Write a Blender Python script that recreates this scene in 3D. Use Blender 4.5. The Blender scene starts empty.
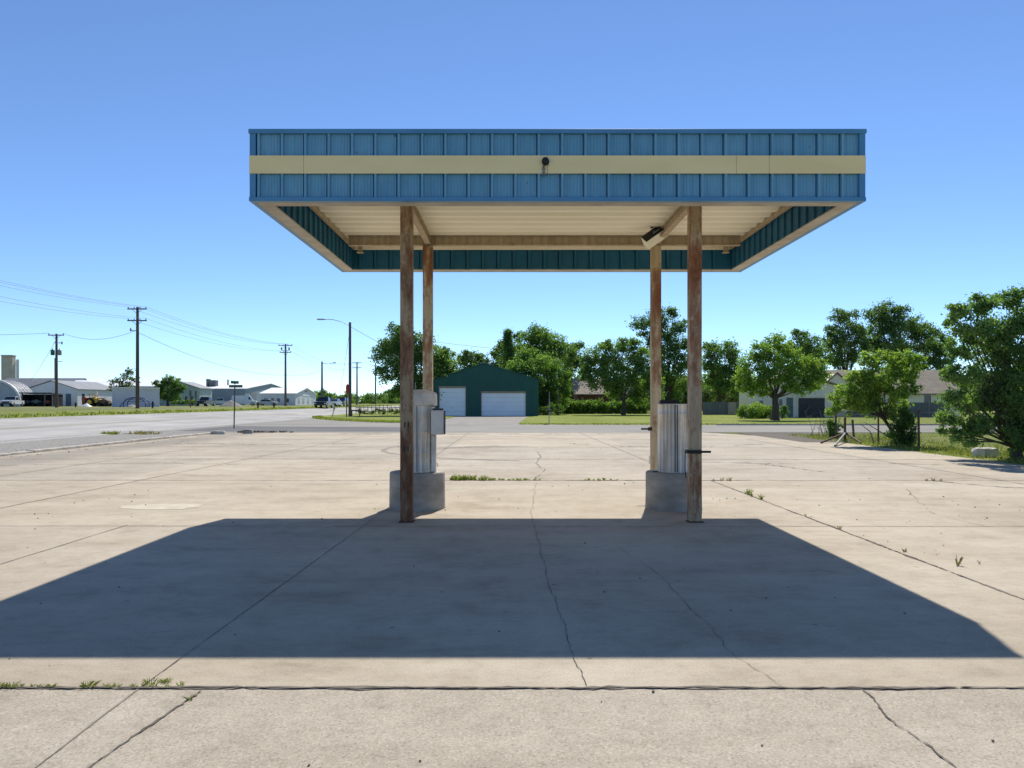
import bpy, math, random
from mathutils import Vector, Matrix, noise as mnoise
R = math.radians
rng = random.Random(7)
scene = bpy.context.scene
col = scene.collection

# ------------------------------------------------------------------ measuring
F, HZ, EYE = 769.0, 402.0, 1.6
def PX(px, d): return (px - 512.0) / F * d
def PZ(py, d): return EYE + (HZ - py) / F * d
BP = [-35, -33, -31, -29.5, -27, -25, -23, -21, -19, -17.5, -16]
def gz(x):                                   # the land climbs gently across the highway
    def raw(x):
        t = max(0.0, min(1.0, (-16 - x) / 19.0))
        return 0.8 * t * t * (3 - 2 * t)
    if x >= -16: return 0.0
    if x <= -35: return 0.8
    for a, b in zip(BP, BP[1:]):
        if a <= x <= b:
            u = (x - a) / (b - a); return raw(a) * (1 - u) + raw(b) * u
    return 0.0

# ------------------------------------------------------------------ materials
MATS = {}
def nodes_of(name):
    m = bpy.data.materials.new(name); m.use_nodes = True
    nt = m.node_tree; nt.nodes.clear()
    out = nt.nodes.new('ShaderNodeOutputMaterial')
    return m, nt, out
def N(nt, typ, **kw):
    n = nt.nodes.new(typ)
    for k, v in kw.items():
        if k in n.inputs.keys() if isinstance(k, str) else False: n.inputs[k].default_value = v
        else: setattr(n, k, v)
    return n
def noise_node(nt, vec, scale, detail=4, rough=.55):
    n = nt.nodes.new('ShaderNodeTexNoise'); n.inputs['Scale'].default_value = scale
    n.inputs['Detail'].default_value = detail; n.inputs['Roughness'].default_value = rough
    nt.links.new(vec, n.inputs['Vector']); return n.outputs['Fac']
def mapping(nt, vec, sc):
    n = nt.nodes.new('ShaderNodeMapping'); n.inputs['Scale'].default_value = sc
    nt.links.new(vec, n.inputs['Vector']); return n.outputs['Vector']
def ramp(nt, fac, stops):
    n = nt.nodes.new('ShaderNodeValToRGB'); e = n.color_ramp.elements
    while len(e) < len(stops): e.new(.5)
    for i, (p, c) in enumerate(stops):
        e[i].position = p; e[i].color = (c[0], c[1], c[2], 1) if not isinstance(c, (int, float)) else (c, c, c, 1)
    nt.links.new(fac, n.inputs['Fac']); return n.outputs['Color']
def mixc(nt, fac, a, b, mode='MIX'):
    n = nt.nodes.new('ShaderNodeMix'); n.data_type = 'RGBA'; n.blend_type = mode
    for s, v in (('Factor', fac), ('A', a), ('B', b)):
        idx = {'Factor': 0, 'A': 6, 'B': 7}[s]
        if isinstance(v, (int, float)): n.inputs[idx].default_value = v
        elif isinstance(v, tuple): n.inputs[idx].default_value = (v[0], v[1], v[2], 1)
        else: nt.links.new(v, n.inputs[idx])
    return n.outputs[2]
def math_(nt, op, a, b=None, c=None):
    n = nt.nodes.new('ShaderNodeMath'); n.operation = op
    for i, v in enumerate((a, b, c)):
        if v is None: continue
        if isinstance(v, (int, float)): n.inputs[i].default_value = v
        else: nt.links.new(v, n.inputs[i])
    return n.outputs[0]
def principled(nt, out, color, rough=.7, metal=0, spec=.5, bump=None, bstr=.3, bdist=.01):
    p = nt.nodes.new('ShaderNodeBsdfPrincipled')
    for key, v in (('Base Color', color), ('Roughness', rough), ('Metallic', metal), ('Specular IOR Level', spec)):
        if isinstance(v, (int, float)): p.inputs[key].default_value = v
        elif isinstance(v, tuple): p.inputs[key].default_value = (v[0], v[1], v[2], 1)
        else: nt.links.new(v, p.inputs[key])
    if bump is not None:
        b = nt.nodes.new('ShaderNodeBump'); b.inputs['Strength'].default_value = bstr; b.inputs['Distance'].default_value = bdist
        nt.links.new(bump, b.inputs['Height']); nt.links.new(b.outputs['Normal'], p.inputs['Normal'])
    nt.links.new(p.outputs[0], out.inputs['Surface']); return p
def objco(nt):
    return nt.nodes.new('ShaderNodeTexCoord').outputs['Object']
def mat(name, c1, c2=None, scale=3.0, rough=.75, metal=0, spec=.4, stretch=(1, 1, 1), bump=0, bscale=40, detail=5, lo=.35, hi=.65):
    if name in MATS: return MATS[name]
    m, nt, out = nodes_of(name)
    co = objco(nt)
    if c2 is None: c2 = tuple(v * .82 for v in c1)
    f = noise_node(nt, mapping(nt, co, stretch), scale, detail)
    c = ramp(nt, f, [(lo, c2), (hi, c1)])
    b = noise_node(nt, co, bscale, 3) if bump else None
    principled(nt, out, c, rough, metal, spec, b, bump, .01)
    MATS[name] = m; return m

def lot_mat():
    m, nt, out = nodes_of('lot_concrete')
    co = objco(nt); L = nt.links
    sx = nt.nodes.new('ShaderNodeSeparateXYZ'); L.new(co, sx.inputs[0])
    big = noise_node(nt, co, .33, 5, .6)
    streak = noise_node(nt, mapping(nt, co, (.30, 1.3, 1)), 1.3, 8, .70)
    mid = noise_node(nt, co, 2.6, 6, .65)
    grain = noise_node(nt, co, 70, 3, .7)
    fine = noise_node(nt, mapping(nt, co, (.8, 1.3, 1)), 9, 8, .78)
    c = ramp(nt, big, [(.28, (.405, .340, .247)), (.48, (.482, .412, .309)), (.72, (.55, .482, .370))])
    c = mixc(nt, 1.0, c, ramp(nt, streak, [(.28, (.74, .72, .70)), (.42, (.94, .93, .91)), (.55, (1, 1, 1)), (.72, (1.05, 1.05, 1.04))]), 'MULTIPLY')
    c = mixc(nt, .9, c, ramp(nt, mid, [(.28, (.80, .785, .76)), (.45, (.96, .955, .95)), (.75, (1.05, 1.05, 1.04))]), 'MULTIPLY')
    st2 = noise_node(nt, mapping(nt, co, (.55, .8, 1)), .9, 8, .74)
    c = mixc(nt, 1.0, c, ramp(nt, st2, [(.34, (.82, .80, .78)), (.46, (.98, .975, .97)), (.62, (1.02, 1.02, 1.02))]), 'MULTIPLY')
    dn = math_(nt, 'ABSOLUTE', math_(nt, 'SUBTRACT', sx.outputs[0], -13.6)); dirt = math_(nt, 'SUBTRACT', 1.0, math_(nt, 'DIVIDE', dn, 2.2))
    c = mixc(nt, ramp(nt, math_(nt, 'ADD', dirt, math_(nt, 'MULTIPLY', math_(nt, 'SUBTRACT', st2, .5), 1.6)), [(.35, 0), (.75, .6)]), c, (.26, .23, .185))
    # one tint per poured slab
    cx = math_(nt, 'FLOOR', math_(nt, 'DIVIDE', math_(nt, 'ADD', sx.outputs[0], 2.05), 6.17))
    cy = math_(nt, 'FLOOR', math_(nt, 'DIVIDE', math_(nt, 'SUBTRACT', sx.outputs[1], 4.3), 5.72))
    cb = nt.nodes.new('ShaderNodeCombineXYZ'); L.new(cx, cb.inputs[0]); L.new(cy, cb.inputs[1])
    wn = nt.nodes.new('ShaderNodeTexWhiteNoise'); wn.noise_dimensions = '3D'; L.new(cb.outputs[0], wn.inputs['Vector'])
    c = mixc(nt, 1.0, c, ramp(nt, wn.outputs['Value'], [(0, (.92, .92, .93)), (1, (1.04, 1.03, 1.0))]), 'MULTIPLY')
    # oil drips and rust blooms
    st = noise_node(nt, co, .9, 3, .5)
    c = mixc(nt, ramp(nt, st, [(.68, 0), (.80, .40)]), c, (.24, .205, .16))
    dots = nt.nodes.new('ShaderNodeTexVoronoi'); dots.inputs['Scale'].default_value = 2.3; L.new(co, dots.inputs['Vector'])
    c = mixc(nt, ramp(nt, dots.outputs['Distance'], [(.03, .6), (.06, 0)]), c, (.13, .11, .09))
    # coarser, greyer apron in front of the first joint
    fr = math_(nt, 'LESS_THAN', sx.outputs[1], 4.3)
    agg = nt.nodes.new('ShaderNodeTexVoronoi'); agg.inputs['Scale'].default_value = 95; L.new(co, agg.inputs['Vector'])
    gcol = ramp(nt, agg.outputs['Color'], [(.08, (.21, .18, .14)), (.3, (.385, .335, .26)), (.7, (.455, .405, .32)), (.95, (.60, .545, .45))])
    gcol = mixc(nt, .8, gcol, ramp(nt, mid, [(.3, (.78, .76, .74)), (.7, (1.08, 1.08, 1.06))]), 'MULTIPLY')
    gcol = mixc(nt, .35, gcol, c)
    c = mixc(nt, math_(nt, 'MULTIPLY', fr, .85), c, gcol)
    c = mixc(nt, .8, c, ramp(nt, fine, [(.32, (.78, .77, .76)), (.46, (.97, .97, .97)), (.6, (1.04, 1.04, 1.04)), (.72, (1.10, 1.10, 1.10))]), 'MULTIPLY')
    c = mixc(nt, .55, c, ramp(nt, grain, [(.3, (.66, .65, .64)), (.5, (1, 1, 1)), (.72, (1.15, 1.15, 1.15))]), 'MULTIPLY')
    h = math_(nt, 'ADD', grain, math_(nt, 'MULTIPLY', mid, 1.5))
    principled(nt, out, c, .88, 0, .25, h, .35, .006)
    return m
def road_mat(name, c1, c2, lanes=False):
    m, nt, out = nodes_of(name)
    co = objco(nt)
    a = noise_node(nt, mapping(nt, co, (1, .12, 1) if lanes else (.15, 1, 1)), 1.1, 6, .6)
    b = noise_node(nt, co, .15, 5)
    g = noise_node(nt, co, 45, 3, .7)
    c = ramp(nt, a, [(.3, c2), (.62, c1)])
    c = mixc(nt, .7, c, ramp(nt, b, [(.35, .8), (.65, 1.1)]), 'MULTIPLY')
    c = mixc(nt, .5, c, ramp(nt, g, [(.3, .7), (.7, 1.15)]), 'MULTIPLY')
    principled(nt, out, c, .9, 0, .25, g, .3, .006)
    return m
def grass_mat(name, c1, c2, c3):
    m, nt, out = nodes_of(name)
    co = objco(nt)
    a = noise_node(nt, co, .22, 6, .65); b = noise_node(nt, co, 3.5, 5, .7); g = noise_node(nt, co, 30, 3, .8)
    c = ramp(nt, a, [(.32, c1), (.5, c2), (.68, c3)])
    c = mixc(nt, .7, c, ramp(nt, b, [(.3, .62), (.7, 1.2)]), 'MULTIPLY')
    c = mixc(nt, .8, c, ramp(nt, g, [(.3, .5), (.7, 1.3)]), 'MULTIPLY')
    principled(nt, out, c, .95, 0, .1, g, .8, .05)
    return m
def leaf_mat(name, dark, light, trans=.3):
    if name in MATS: return MATS[name]
    m, nt, out = nodes_of(name)
    at = nt.nodes.new('ShaderNodeAttribute'); at.attribute_name = 'tint'
    c = ramp(nt, at.outputs['Fac'], [(0, dark), (1, light)])
    p = nt.nodes.new('ShaderNodeBsdfPrincipled'); p.inputs['Roughness'].default_value = .55; p.inputs['Specular IOR Level'].default_value = .25
    nt.links.new(c, p.inputs['Base Color'])
    t = nt.nodes.new('ShaderNodeBsdfTranslucent')
    tc = mixc(nt, 1.0, c, (1.5, 1.6, .6), 'MULTIPLY'); nt.links.new(tc, t.inputs['Color'])
    mx = nt.nodes.new('ShaderNodeMixShader'); mx.inputs[0].default_value = trans
    nt.links.new(p.outputs[0], mx.inputs[1]); nt.links.new(t.outputs[0], mx.inputs[2])
    nt.links.new(mx.outputs[0], out.inputs['Surface'])
    MATS[name] = m; return m
def rusty_mat(name, paint, rust, bands, amount=-.02):
    """painted steel, rusting where the paint has gone; bands = [(z, half height, weight)] of heavier rust"""
    m, nt, out = nodes_of(name)
    co = objco(nt); L = nt.links
    sx = nt.nodes.new('ShaderNodeSeparateXYZ'); L.new(co, sx.inputs[0])
    n1 = noise_node(nt, mapping(nt, co, (4, 4, 1.1)), 1.6, 7, .68)
    n2 = noise_node(nt, co, 14, 5, .7)
    n3 = noise_node(nt, mapping(nt, co, (9, 9, .8)), 1.5, 5, .6)
    f = math_(nt, 'ADD', n1, amount)
    for z, hh, w in bands:
        d = math_(nt, 'ABSOLUTE', math_(nt, 'SUBTRACT', sx.outputs[2], z))
        k = math_(nt, 'MULTIPLY', math_(nt, 'SUBTRACT', 1.0, math_(nt, 'MINIMUM', math_(nt, 'DIVIDE', d, hh), 1.0)), w)
        f = math_(nt, 'ADD', f, k)
    f = math_(nt, 'ADD', f, math_(nt, 'MULTIPLY', math_(nt, 'SUBTRACT', n2, .5), .35))
    mask = ramp(nt, f, [(.52, 0), (.60, .6), (.72, 1)])
    pc = mixc(nt, .8, paint, ramp(nt, n3, [(.3, (.62, .57, .5)), (.7, (1.12, 1.1, 1.08))]), 'MULTIPLY')
    rc = ramp(nt, n2, [(.3, tuple(v * .45 for v in rust)), (.6, rust), (.8, (rust[0] * 1.5, rust[1] * 1.4, rust[2] * 1.2))])
    c = mixc(nt, mask, pc, rc)
    principled(nt, out, c, .75, 0, .3, n2, .4, .004)
    return m
def metal_mat(name, c1, c2, rough=.38, vert=True):
    m, nt, out = nodes_of(name)
    co = objco(nt)
    a = noise_node(nt, mapping(nt, co, (18, 18, .5) if vert else (2, 2, 2)), 1.2, 6, .65)
    b = noise_node(nt, co, 3.5, 5, .6)
    c = ramp(nt, a, [(.40, c2), (.56, c1)])
    c = mixc(nt, .6, c, ramp(nt, b, [(.35, (.72, .68, .62)), (.6, (1, 1, 1))]), 'MULTIPLY')
    r = ramp(nt, b, [(.3, rough * 1.5), (.7, rough)])
    principled(nt, out, c, r, .35, .5, a, .12, .004)
    return m

M = {
 'lot': lot_mat(),
 'street': road_mat('street_asphalt', (.315, .292, .245), (.235, .219, .186)),
 'patch': road_mat('asphalt_patch', (.165, .16, .15), (.115, .112, .105)),
 'highway': road_mat('highway_concrete', (.46, .435, .395), (.34, .325, .295), True),
 'gravel': mat('gravel', (.34, .315, .27), (.19, .175, .15), 9, .95, bump=.8, bscale=35),
 'drive': mat('driveway_gravel', (.33, .30, .255), (.22, .20, .17), 1.2, .95, bump=.4, bscale=25),
 'lawn': grass_mat('lawn', (.185, .245, .040), (.255, .305, .055), (.36, .35, .11)),
 'field': grass_mat('rough_grass', (.15, .19, .042), (.22, .24, .065), (.33, .30, .13)),
 'verge': grass_mat('verge_grass', (.17, .215, .040), (.235, .27, .06), (.34, .325, .12)),
 'crack': mat('crack_dirt', (.19, .16, .12), (.075, .063, .048), 9, .95),
 'seam': mat('joint_dirt', (.30, .255, .20), (.17, .145, .11), 4, .95),
 'stain': mat('tyre_mark', (.30, .26, .20), (.24, .205, .16), 3, .9),
 'curb': mat('curb_concrete', (.52, .47, .39), (.34, .30, .24), 2.5, .9, bump=.4),
 'soil': mat('soil', (.15, .12, .085), (.08, .065, .045), 5, .95, bump=.5, bscale=20),
 'blue': mat('blue_enamel', (.135, .345, .545), (.112, .30, .485), 1.4, .42, spec=.5, stretch=(3, 3, .8)),
 'blue_trim': mat('blue_trim', (.075, .255, .445), (.06, .21, .38), 2, .42, spec=.5),
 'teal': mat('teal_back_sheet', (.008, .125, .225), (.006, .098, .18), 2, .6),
 'cream_band': mat('cream_band', (.88, .72, .36), (.82, .66, .32), 1.1, .5, stretch=(1, 1, 3)),
 'deck': mat('cream_deck', (.90, .86, .70), (.85, .80, .62), 1.5, .6, stretch=(.6, 2, 1)),
 'flange': mat('weathered_flange', (.50, .47, .40), (.36, .33, .27), 3, .7),
 'beam': rusty_mat('beam_paint', (.46, .38, .26), (.20, .11, .06), [], -.08),
 'black': mat('black_iron', (.018, .017, .016), (.010, .010, .010), 8, .6),
 'white': mat('white_paint', (.78, .78, .76), (.70, .70, .68), 1.0, .5),
 'plinth': mat('plinth_concrete', (.38, .355, .305), (.235, .215, .18), 2.2, .9, bump=.5, bscale=30, detail=8, stretch=(1, 1, 2.2)),
 'drum': metal_mat('galvanised_drum', (.86, .77, .64), (.52, .47, .39), .5),
 'drum_cap': metal_mat('drum_cap', (.80, .73, .62), (.62, .57, .48), .5, False),
 'seam_dark': mat('dark_seam', (.07, .068, .065), (.035, .034, .033), 5, .6),
 'box': mat('grey_beige_box', (.76, .70, .62), (.66, .60, .53), 3, .5),
 'wood': mat('pole_wood', (.155, .11, .08), (.085, .06, .045), 4, .9, stretch=(3, 3, .3)),
 'wood_grey': mat('grey_pole_wood', (.20, .185, .17), (.12, .11, .10), 4, .9, stretch=(3, 3, .3)),
 'wire': mat('wire', (.06, .06, .065), (.05, .05, .055), 2, .6),
 'steel': mat('grey_steel', (.32, .33, .34), (.24, .25, .26), 3, .5, metal=.5),
 'ceramic': mat('insulator', (.20, .17, .15), (.14, .12, .11), 5, .4),
 'red': mat('red_sign', (.42, .035, .035), (.34, .03, .03), 3, .5),
 'green_sign': mat('green_sign', (.015, .16, .075), (.012, .13, .06), 3, .5),
 'shed': mat('dark_green_sheet', (.003, .088, .066), (.003, .072, .055), .9, .5, stretch=(2, 2, .5)),
 'shed_trim': mat('dark_green_trim', (.003, .078, .062), None, 2, .5),
 'door_white': mat('white_door', (.88, .90, .92), (.82, .84, .86), .7, .5),
 'header': mat('brown_header', (.38, .30, .22), (.26, .20, .14), 3, .8),
 'grey_wall': mat('grey_siding', (.74, .75, .76), (.66, .67, .69), .5, .7),
 'lav_wall': mat('pale_lavender_wall', (.66, .65, .72), (.58, .57, .63), .5, .7),
 'grey_roof': mat('grey_roof', (.24, .25, .26), (.18, .19, .20), .6, .6),
 'white_roof': mat('white_metal_roof', (.92, .92, .91), (.86, .87, .87), .3, .5),
 'quon': mat('corrugated_steel', (.26, .27, .285), (.19, .20, .215), .8, .6),
 'blue_wall': mat('blue_grey_wall', (.30, .36, .40), (.25, .31, .35), .4, .7),
 'green_wall': mat('grey_green_wall', (.42, .50, .44), (.36, .43, .38), .4, .7),
 'silo': mat('silo_concrete', (.55, .48, .38), (.44, .38, .29), .8, .9),
 'dark': mat('dark_interior', (.03, .03, .032), (.018, .018, .02), 1, .9),
 'glass': mat('dark_glass', (.02, .026, .035), (.014, .018, .025), 2, .12, spec=.7),
 'door_blue': mat('slate_door', (.10, .15, .20), None, 2, .6),
 'brick': mat('red_brick', (.20, .085, .055), (.13, .055, .04), 3, .9),
 'tan_roof': mat('tan_shingles', (.42, .34, .26), (.32, .255, .19), 1.4, .9, bump=.3),
 'house_wall': mat('cream_siding', (.80, .74, .54), (.72, .66, .47), .6, .75),
 'house_white': mat('offwhite_siding', (.80, .74, .60), (.72, .66, .53), .6, .75),
 'roof_brown': mat('weathered_shingles', (.30, .245, .175), (.22, .18, .13), 1.3, .9, bump=.3),
 'rake': mat('brown_rake', (.13, .055, .035), None, 3, .7),
 'garage': mat('dark_garage_door', (.05, .042, .05), (.035, .03, .036), .8, .6),
 'fence_grey': mat('grey_green_panel', (.16, .19, .18), (.12, .145, .14), 1, .7, stretch=(4, 1, .5)),
 'fence_beige': mat('beige_panel', (.42, .40, .32), (.35, .33, .26), 1, .7),
 'fence_slate': mat('slate_boards', (.13, .14, .145), (.09, .10, .105), 1.5, .8, stretch=(4, 1, .4)),
 'bark': mat('bark', (.10, .078, .058), (.05, .039, .03), 6, .95, bump=.8, bscale=18, stretch=(2, 2, .5)),
 'bark_dead': mat('dead_bark', (.26, .24, .22), (.17, .155, .14), 6, .95),
 'pipe': mat('galvanised_pipe', (.30, .29, .27), (.17, .14, .11), 4, .6, metal=.3),
 'pipe_rust': mat('rusty_pipe', (.17, .10, .065), (.09, .055, .038), 7, .8),
 'rim': mat('wheel_rim', (.45, .46, .47), None, 4, .35, metal=.7),
 'tyre': mat('tyre', (.022, .022, .022), None, 4, .9),
 'lamp_glass': mat('lamp_lens', (.75, .75, .72), None, 4, .2),
 'tail': mat('tail_lens', (.35, .02, .02), None, 4, .3),
 'yellow': mat('yellow_machine_paint', (.78, .50, .05), (.62, .38, .04), 2, .5),
 'red_paint': mat('red_machine_paint', (.40, .06, .04), (.30, .045, .03), 2, .5),
 'navy': mat('navy_tube', (.05, .055, .16), None, 2, .5),
 'stone': mat('broken_concrete', (.66, .62, .55), (.50, .46, .40), 4, .9, bump=.6, bscale=25),
 'blade': leaf_mat('grass_blade', (.12, .16, .035), (.34, .36, .12), .4),
 'deadbrush': leaf_mat('dead_brush_blade', (.03, .025, .018), (.10, .085, .05), .2),
 'drygrass': leaf_mat('dry_grass_blade', (.20, .17, .08), (.36, .31, .16), .3),
}
def enamel():
    m, nt, out = nodes_of('faded_blue_enamel'); co = objco(nt)
    a = noise_node(nt, co, 1.1, 6, .65); b = noise_node(nt, mapping(nt, co, (9, 9, .7)), 1.6, 6, .7); d = nt.nodes.new('ShaderNodeTexVoronoi'); d.inputs['Scale'].default_value = 3.1; nt.links.new(co, d.inputs['Vector'])
    c = ramp(nt, a, [(.3, (.110, .305, .445)), (.55, (.140, .350, .495)), (.75, (.18, .39, .53))])
    c = mixc(nt, .8, c, ramp(nt, b, [(.3, (.74, .78, .80)), (.5, (1, 1, 1)), (.72, (1.14, 1.1, 1.06))]), 'MULTIPLY')
    c = mixc(nt, ramp(nt, d.outputs['Distance'], [(.025, .8), (.05, 0)]), c, (.10, .07, .05))
    principled(nt, out, c, .5, 0, .45); return m
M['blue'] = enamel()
M['post_fl'] = rusty_mat('front_post_rust', (.44, .315, .19), (.19, .078, .034), [(.35, 1.1, .24), (2.35, .6, .15), (3.5, .6, .12)], .03)
M['post_fr'] = rusty_mat('front_post_flaking', (.50, .39, .26), (.28, .105, .042), [(3.3, .9, .24), (2.1, .5, .12), (.5, .6, .12)], .015)
M['post_bl'] = rusty_mat('rear_post_rust_top', (.52, .44, .31), (.26, .105, .045), [(4.0, .7, .24), (2.6, .5, .12)], .01)
M['post_br'] = rusty_mat('rear_post_rust', (.52, .43, .28), (.29, .11, .045), [(3.3, .8, .22), (2.2, .5, .12), (1.2, .5, .08)], -.02)

# ------------------------------------------------------------------ mesh helpers
WORLD = {}                                   # world location of each object
def tag(o, label=None, cat=None, group=None, kind=None):
    if label: o['label'] = label
    if cat: o['category'] = cat
    if group: o['group'] = group
    if kind: o['kind'] = kind
    return o
def empty(name, loc, label, cat, group=None, rz=0):
    o = bpy.data.objects.new(name, None); col.objects.link(o)
    o.location = loc; o.rotation_euler = (0, 0, rz); o.empty_display_size = .2
    WORLD[o.name] = Vector(loc)
    return tag(o, label, cat, group)
class MB:
    def __init__(s): s.v = []; s.f = []; s.smooth = []; s.tint = []
    def add(s, vs, fs, smooth=False):
        b = len(s.v); s.v.extend(Vector(p) for p in vs)
        for f in fs: s.f.append(tuple(i + b for i in f)); s.smooth.append(smooth)
        return s
    def box(s, x0, x1, y0, y1, z0, z1, mtx=None):
        vs = [Vector(p) for p in ((x0, y0, z0), (x1, y0, z0), (x1, y1, z0), (x0, y1, z0), (x0, y0, z1), (x1, y0, z1), (x1, y1, z1), (x0, y1, z1))]
        if mtx: vs = [mtx @ p for p in vs]
        return s.add(vs, [(3, 2, 1, 0), (4, 5, 6, 7), (0, 1, 5, 4), (1, 2, 6, 5), (2, 3, 7, 6), (3, 0, 4, 7)])
    def bevbox(s, x0, x1, y0, y1, z0, z1, b=.01, mtx=None):
        # a box with chamfered vertical and horizontal edges
        vs = []; 
        for (z, i) in ((z0, b), (z0 + b, 0), (z1 - b, 0), (z1, b)):
            for (x, y) in ((x0 + b + i, y0 + i), (x1 - b - i, y0 + i), (x1 - i, y0 + b + i), (x1 - i, y1 - b - i), (x1 - b - i, y1 - i), (x0 + b + i, y1 - i), (x0 + i, y1 - b - i), (x0 + i, y0 + b + i)):
                vs.append(Vector((x, y, z)))
        if mtx: vs = [mtx @ p for p in vs]
        fs = [tuple(range(7, -1, -1)), tuple(range(24, 32))]
        for l in range(3):
            for k in range(8):
                a = l * 8 + k; c = l * 8 + (k + 1) % 8
                fs.append((a, c, c + 8, a + 8))
        return s.add(vs, fs)
    def tube(s, pts, rad, n=8, cap=True, smooth=True):
        pts = [Vector(p) for p in pts]
        if not isinstance(rad, (list, tuple)): rad = [rad] * len(pts)
        vs = []; up = None
        for i, p in enumerate(pts):
            t = (pts[min(i + 1, len(pts) - 1)] - pts[max(i - 1, 0)]).normalized()
            if up is None: up = Vector((1, 0, 0)) if abs(t.x) < .9 else Vector((0, 1, 0))
            a = (up - t * up.dot(t)).normalized(); b = t.cross(a); up = a
            for k in range(n):
                th = 2 * math.pi * k / n
                vs.append(p + (a * math.cos(th) + b * math.sin(th)) * rad[i])
        fs = []
        for i in range(len(pts) - 1):
            for k in range(n):
                fs.append((i * n + k, i * n + (k + 1) % n, (i + 1) * n + (k + 1) % n, (i + 1) * n + k))
        s.add(vs, fs, smooth)
        if cap:
            e = (len(pts) - 1) * n
            s.add([vs[k] for k in range(n)], [tuple(range(n - 1, -1, -1))]); s.add([vs[e + k] for k in range(n)], [tuple(range(n))])
        return s
    def lathe(s, c, prof, n=32, smooth=True, top=True, bottom=True):
        vs = []; 
        for (r, z) in prof:
            for k in range(n):
                th = 2 * math.pi * k / n
                vs.append((c[0] + r * math.cos(th), c[1] + r * math.sin(th), c[2] + z))
        fs = []
        for i in range(len(prof) - 1):
            for k in range(n): fs.append((i * n + k, i * n + (k + 1) % n, (i + 1) * n + (k + 1) % n, (i + 1) * n + k))
        s.add(vs, fs, smooth)
        if bottom: s.add(vs[:n], [tuple(range(n - 1, -1, -1))])
        if top: s.add(vs[-n:], [tuple(range(n))])
        return s
    def prism(s, poly, fn, d0, d1):
        """extrude a 2-D polygon: fn(u, v, d) gives the point"""
        n = len(poly)
        vs = [fn(u, v, d0) for u, v in poly] + [fn(u, v, d1) for u, v in poly]
        fs = [tuple(range(n)), tuple(range(2 * n - 1, n - 1, -1))] + [(k, (k + 1) % n, (k + 1) % n + n, k + n) for k in range(n)]
        return s.add(vs, fs)
    def sheet(s, prof, fn, a, b):
        """open profile swept from a to b"""
        n = len(prof)
        vs = [fn(u, w, a) for u, w in prof] + [fn(u, w, b) for u, w in prof]
        return s.add(vs, [(k, k + 1, n + k + 1, n + k) for k in range(n - 1)])
    def build(s, name, m, parent=None, label=None, fix=True):
        me = bpy.data.meshes.new(name)
        off = WORLD.get(parent.name, Vector((0, 0, 0))) if parent else Vector((0, 0, 0))
        me.from_pydata([tuple(p - off) for p in s.v], [], s.f)
        me.polygons.foreach_set('use_smooth', s.smooth)
        if s.tint:
            at = me.attributes.new('tint', 'FLOAT', 'FACE'); at.data.foreach_set('value', s.tint)
        elif fix:
            import bmesh
            bm = bmesh.new(); bm.from_mesh(me); bmesh.ops.recalc_face_normals(bm, faces=bm.faces); bm.to_mesh(me); bm.free()
        me.materials.append(m)
        o = bpy.data.objects.new(name, me); col.objects.link(o)
        WORLD[o.name] = off.copy()
        if parent: o.parent = parent
        if label: o['label'] = label
        me.update(); return o
def solo(mb, name, m, label, cat, origin, group=None, kind=None):
    """a thing that is one mesh, with its origin at its base"""
    o = mb.build(name, m); d = Vector(origin)
    for v in o.data.vertices: v.co -= d
    o.location = d; WORLD[o.name] = d
    return tag(o, label, cat, group, kind)

# ------------------------------------------------------------------ setting: ground sheets
def sheet(name, m, xs, y0, y1, dz):
    """a ground sheet; y0, y1 are numbers or functions of x"""
    lo, hi = min(xs), max(xs)
    X = sorted(set(list(xs) + [b for b in BP if lo < b < hi]))
    mb = MB(); f0 = y0 if callable(y0) else (lambda x: y0); f1 = y1 if callable(y1) else (lambda x: y1)
    vs = []; n = 6
    for x in X:
        a, b = f0(x), f1(x)
        for k in range(n): vs.append((x, a + (b - a) * k / (n - 1), gz(x) + dz))
    fs = [(i * n + k, (i + 1) * n + k, (i + 1) * n + k + 1, i * n + k + 1) for i in range(len(X) - 1) for k in range(n - 1)]
    mb.add(vs, fs); o = mb.build(name, m, fix=False)
    return tag(o, kind='structure')
sheet('ground', M['field'], [-1500, -400, -120, -60, 0, 20, 60, 400, 1500], -300, 3500, -.012)
ISL = [(-20.2, 80), (-19.5, 75.5), (-18.5, 72), (-17, 69.5), (-14.6, 65.5), (-11.3, 61), (-8.6, 58.8), (-6.2, 57.6)]
def isl(x):
    for (a, ya), (b, yb) in zip(ISL, ISL[1:]):
        if x <= b: return ya + (yb - ya) * (x - a) / (b - a)
    return ISL[-1][1]
sheet('lawn', M['lawn'], [p[0] for p in ISL], isl, 140, .030)
sheet('yard_lawn', M['lawn'], [-6.2, -4], 61, 140, -.005)
sheet('front_lawn', M['lawn'], [.5, 1.7, 3.0, 6, 12, 20, 30, 45, 80], lambda x: 54 - .05 * min(x, 30), lambda x: {.5: 58, 1.7: 84}.get(x, 140), .003)
sheet('driveway', M['drive'], [-6.6, -4, 0, 3.2], lambda x: 52, 87.7, -.002)
sheet('highway', M['highway'], [-29.5, -25, -22, -19], -120, 1500, .004)
sheet('gravel_shoulder', M['gravel'], [-19, -15.35], -60, 41, .001)
sheet('street', M['street'], [-19.02, -17, -14.6, -11.3, -8.6, -4, 0, 10, 40, 90], 40.2, lambda x: 54.5 if x > -4 else 54.5 + (-4 - x) * 1.45, .006)
sheet('asphalt_patch', M['patch'], [-18.2, -16, -13, -10, -4], lambda x: 41.5, lambda x: 47.5 + (-4 - x) * .22, .011)
sheet('lot', M['lot'], [-15.05, -8, 0, 6, 10, 12.4, 13.0], -14, lambda x: 40.3 if x < 10 else 40.3 - (x - 10) * 2.2, .0)
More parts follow.
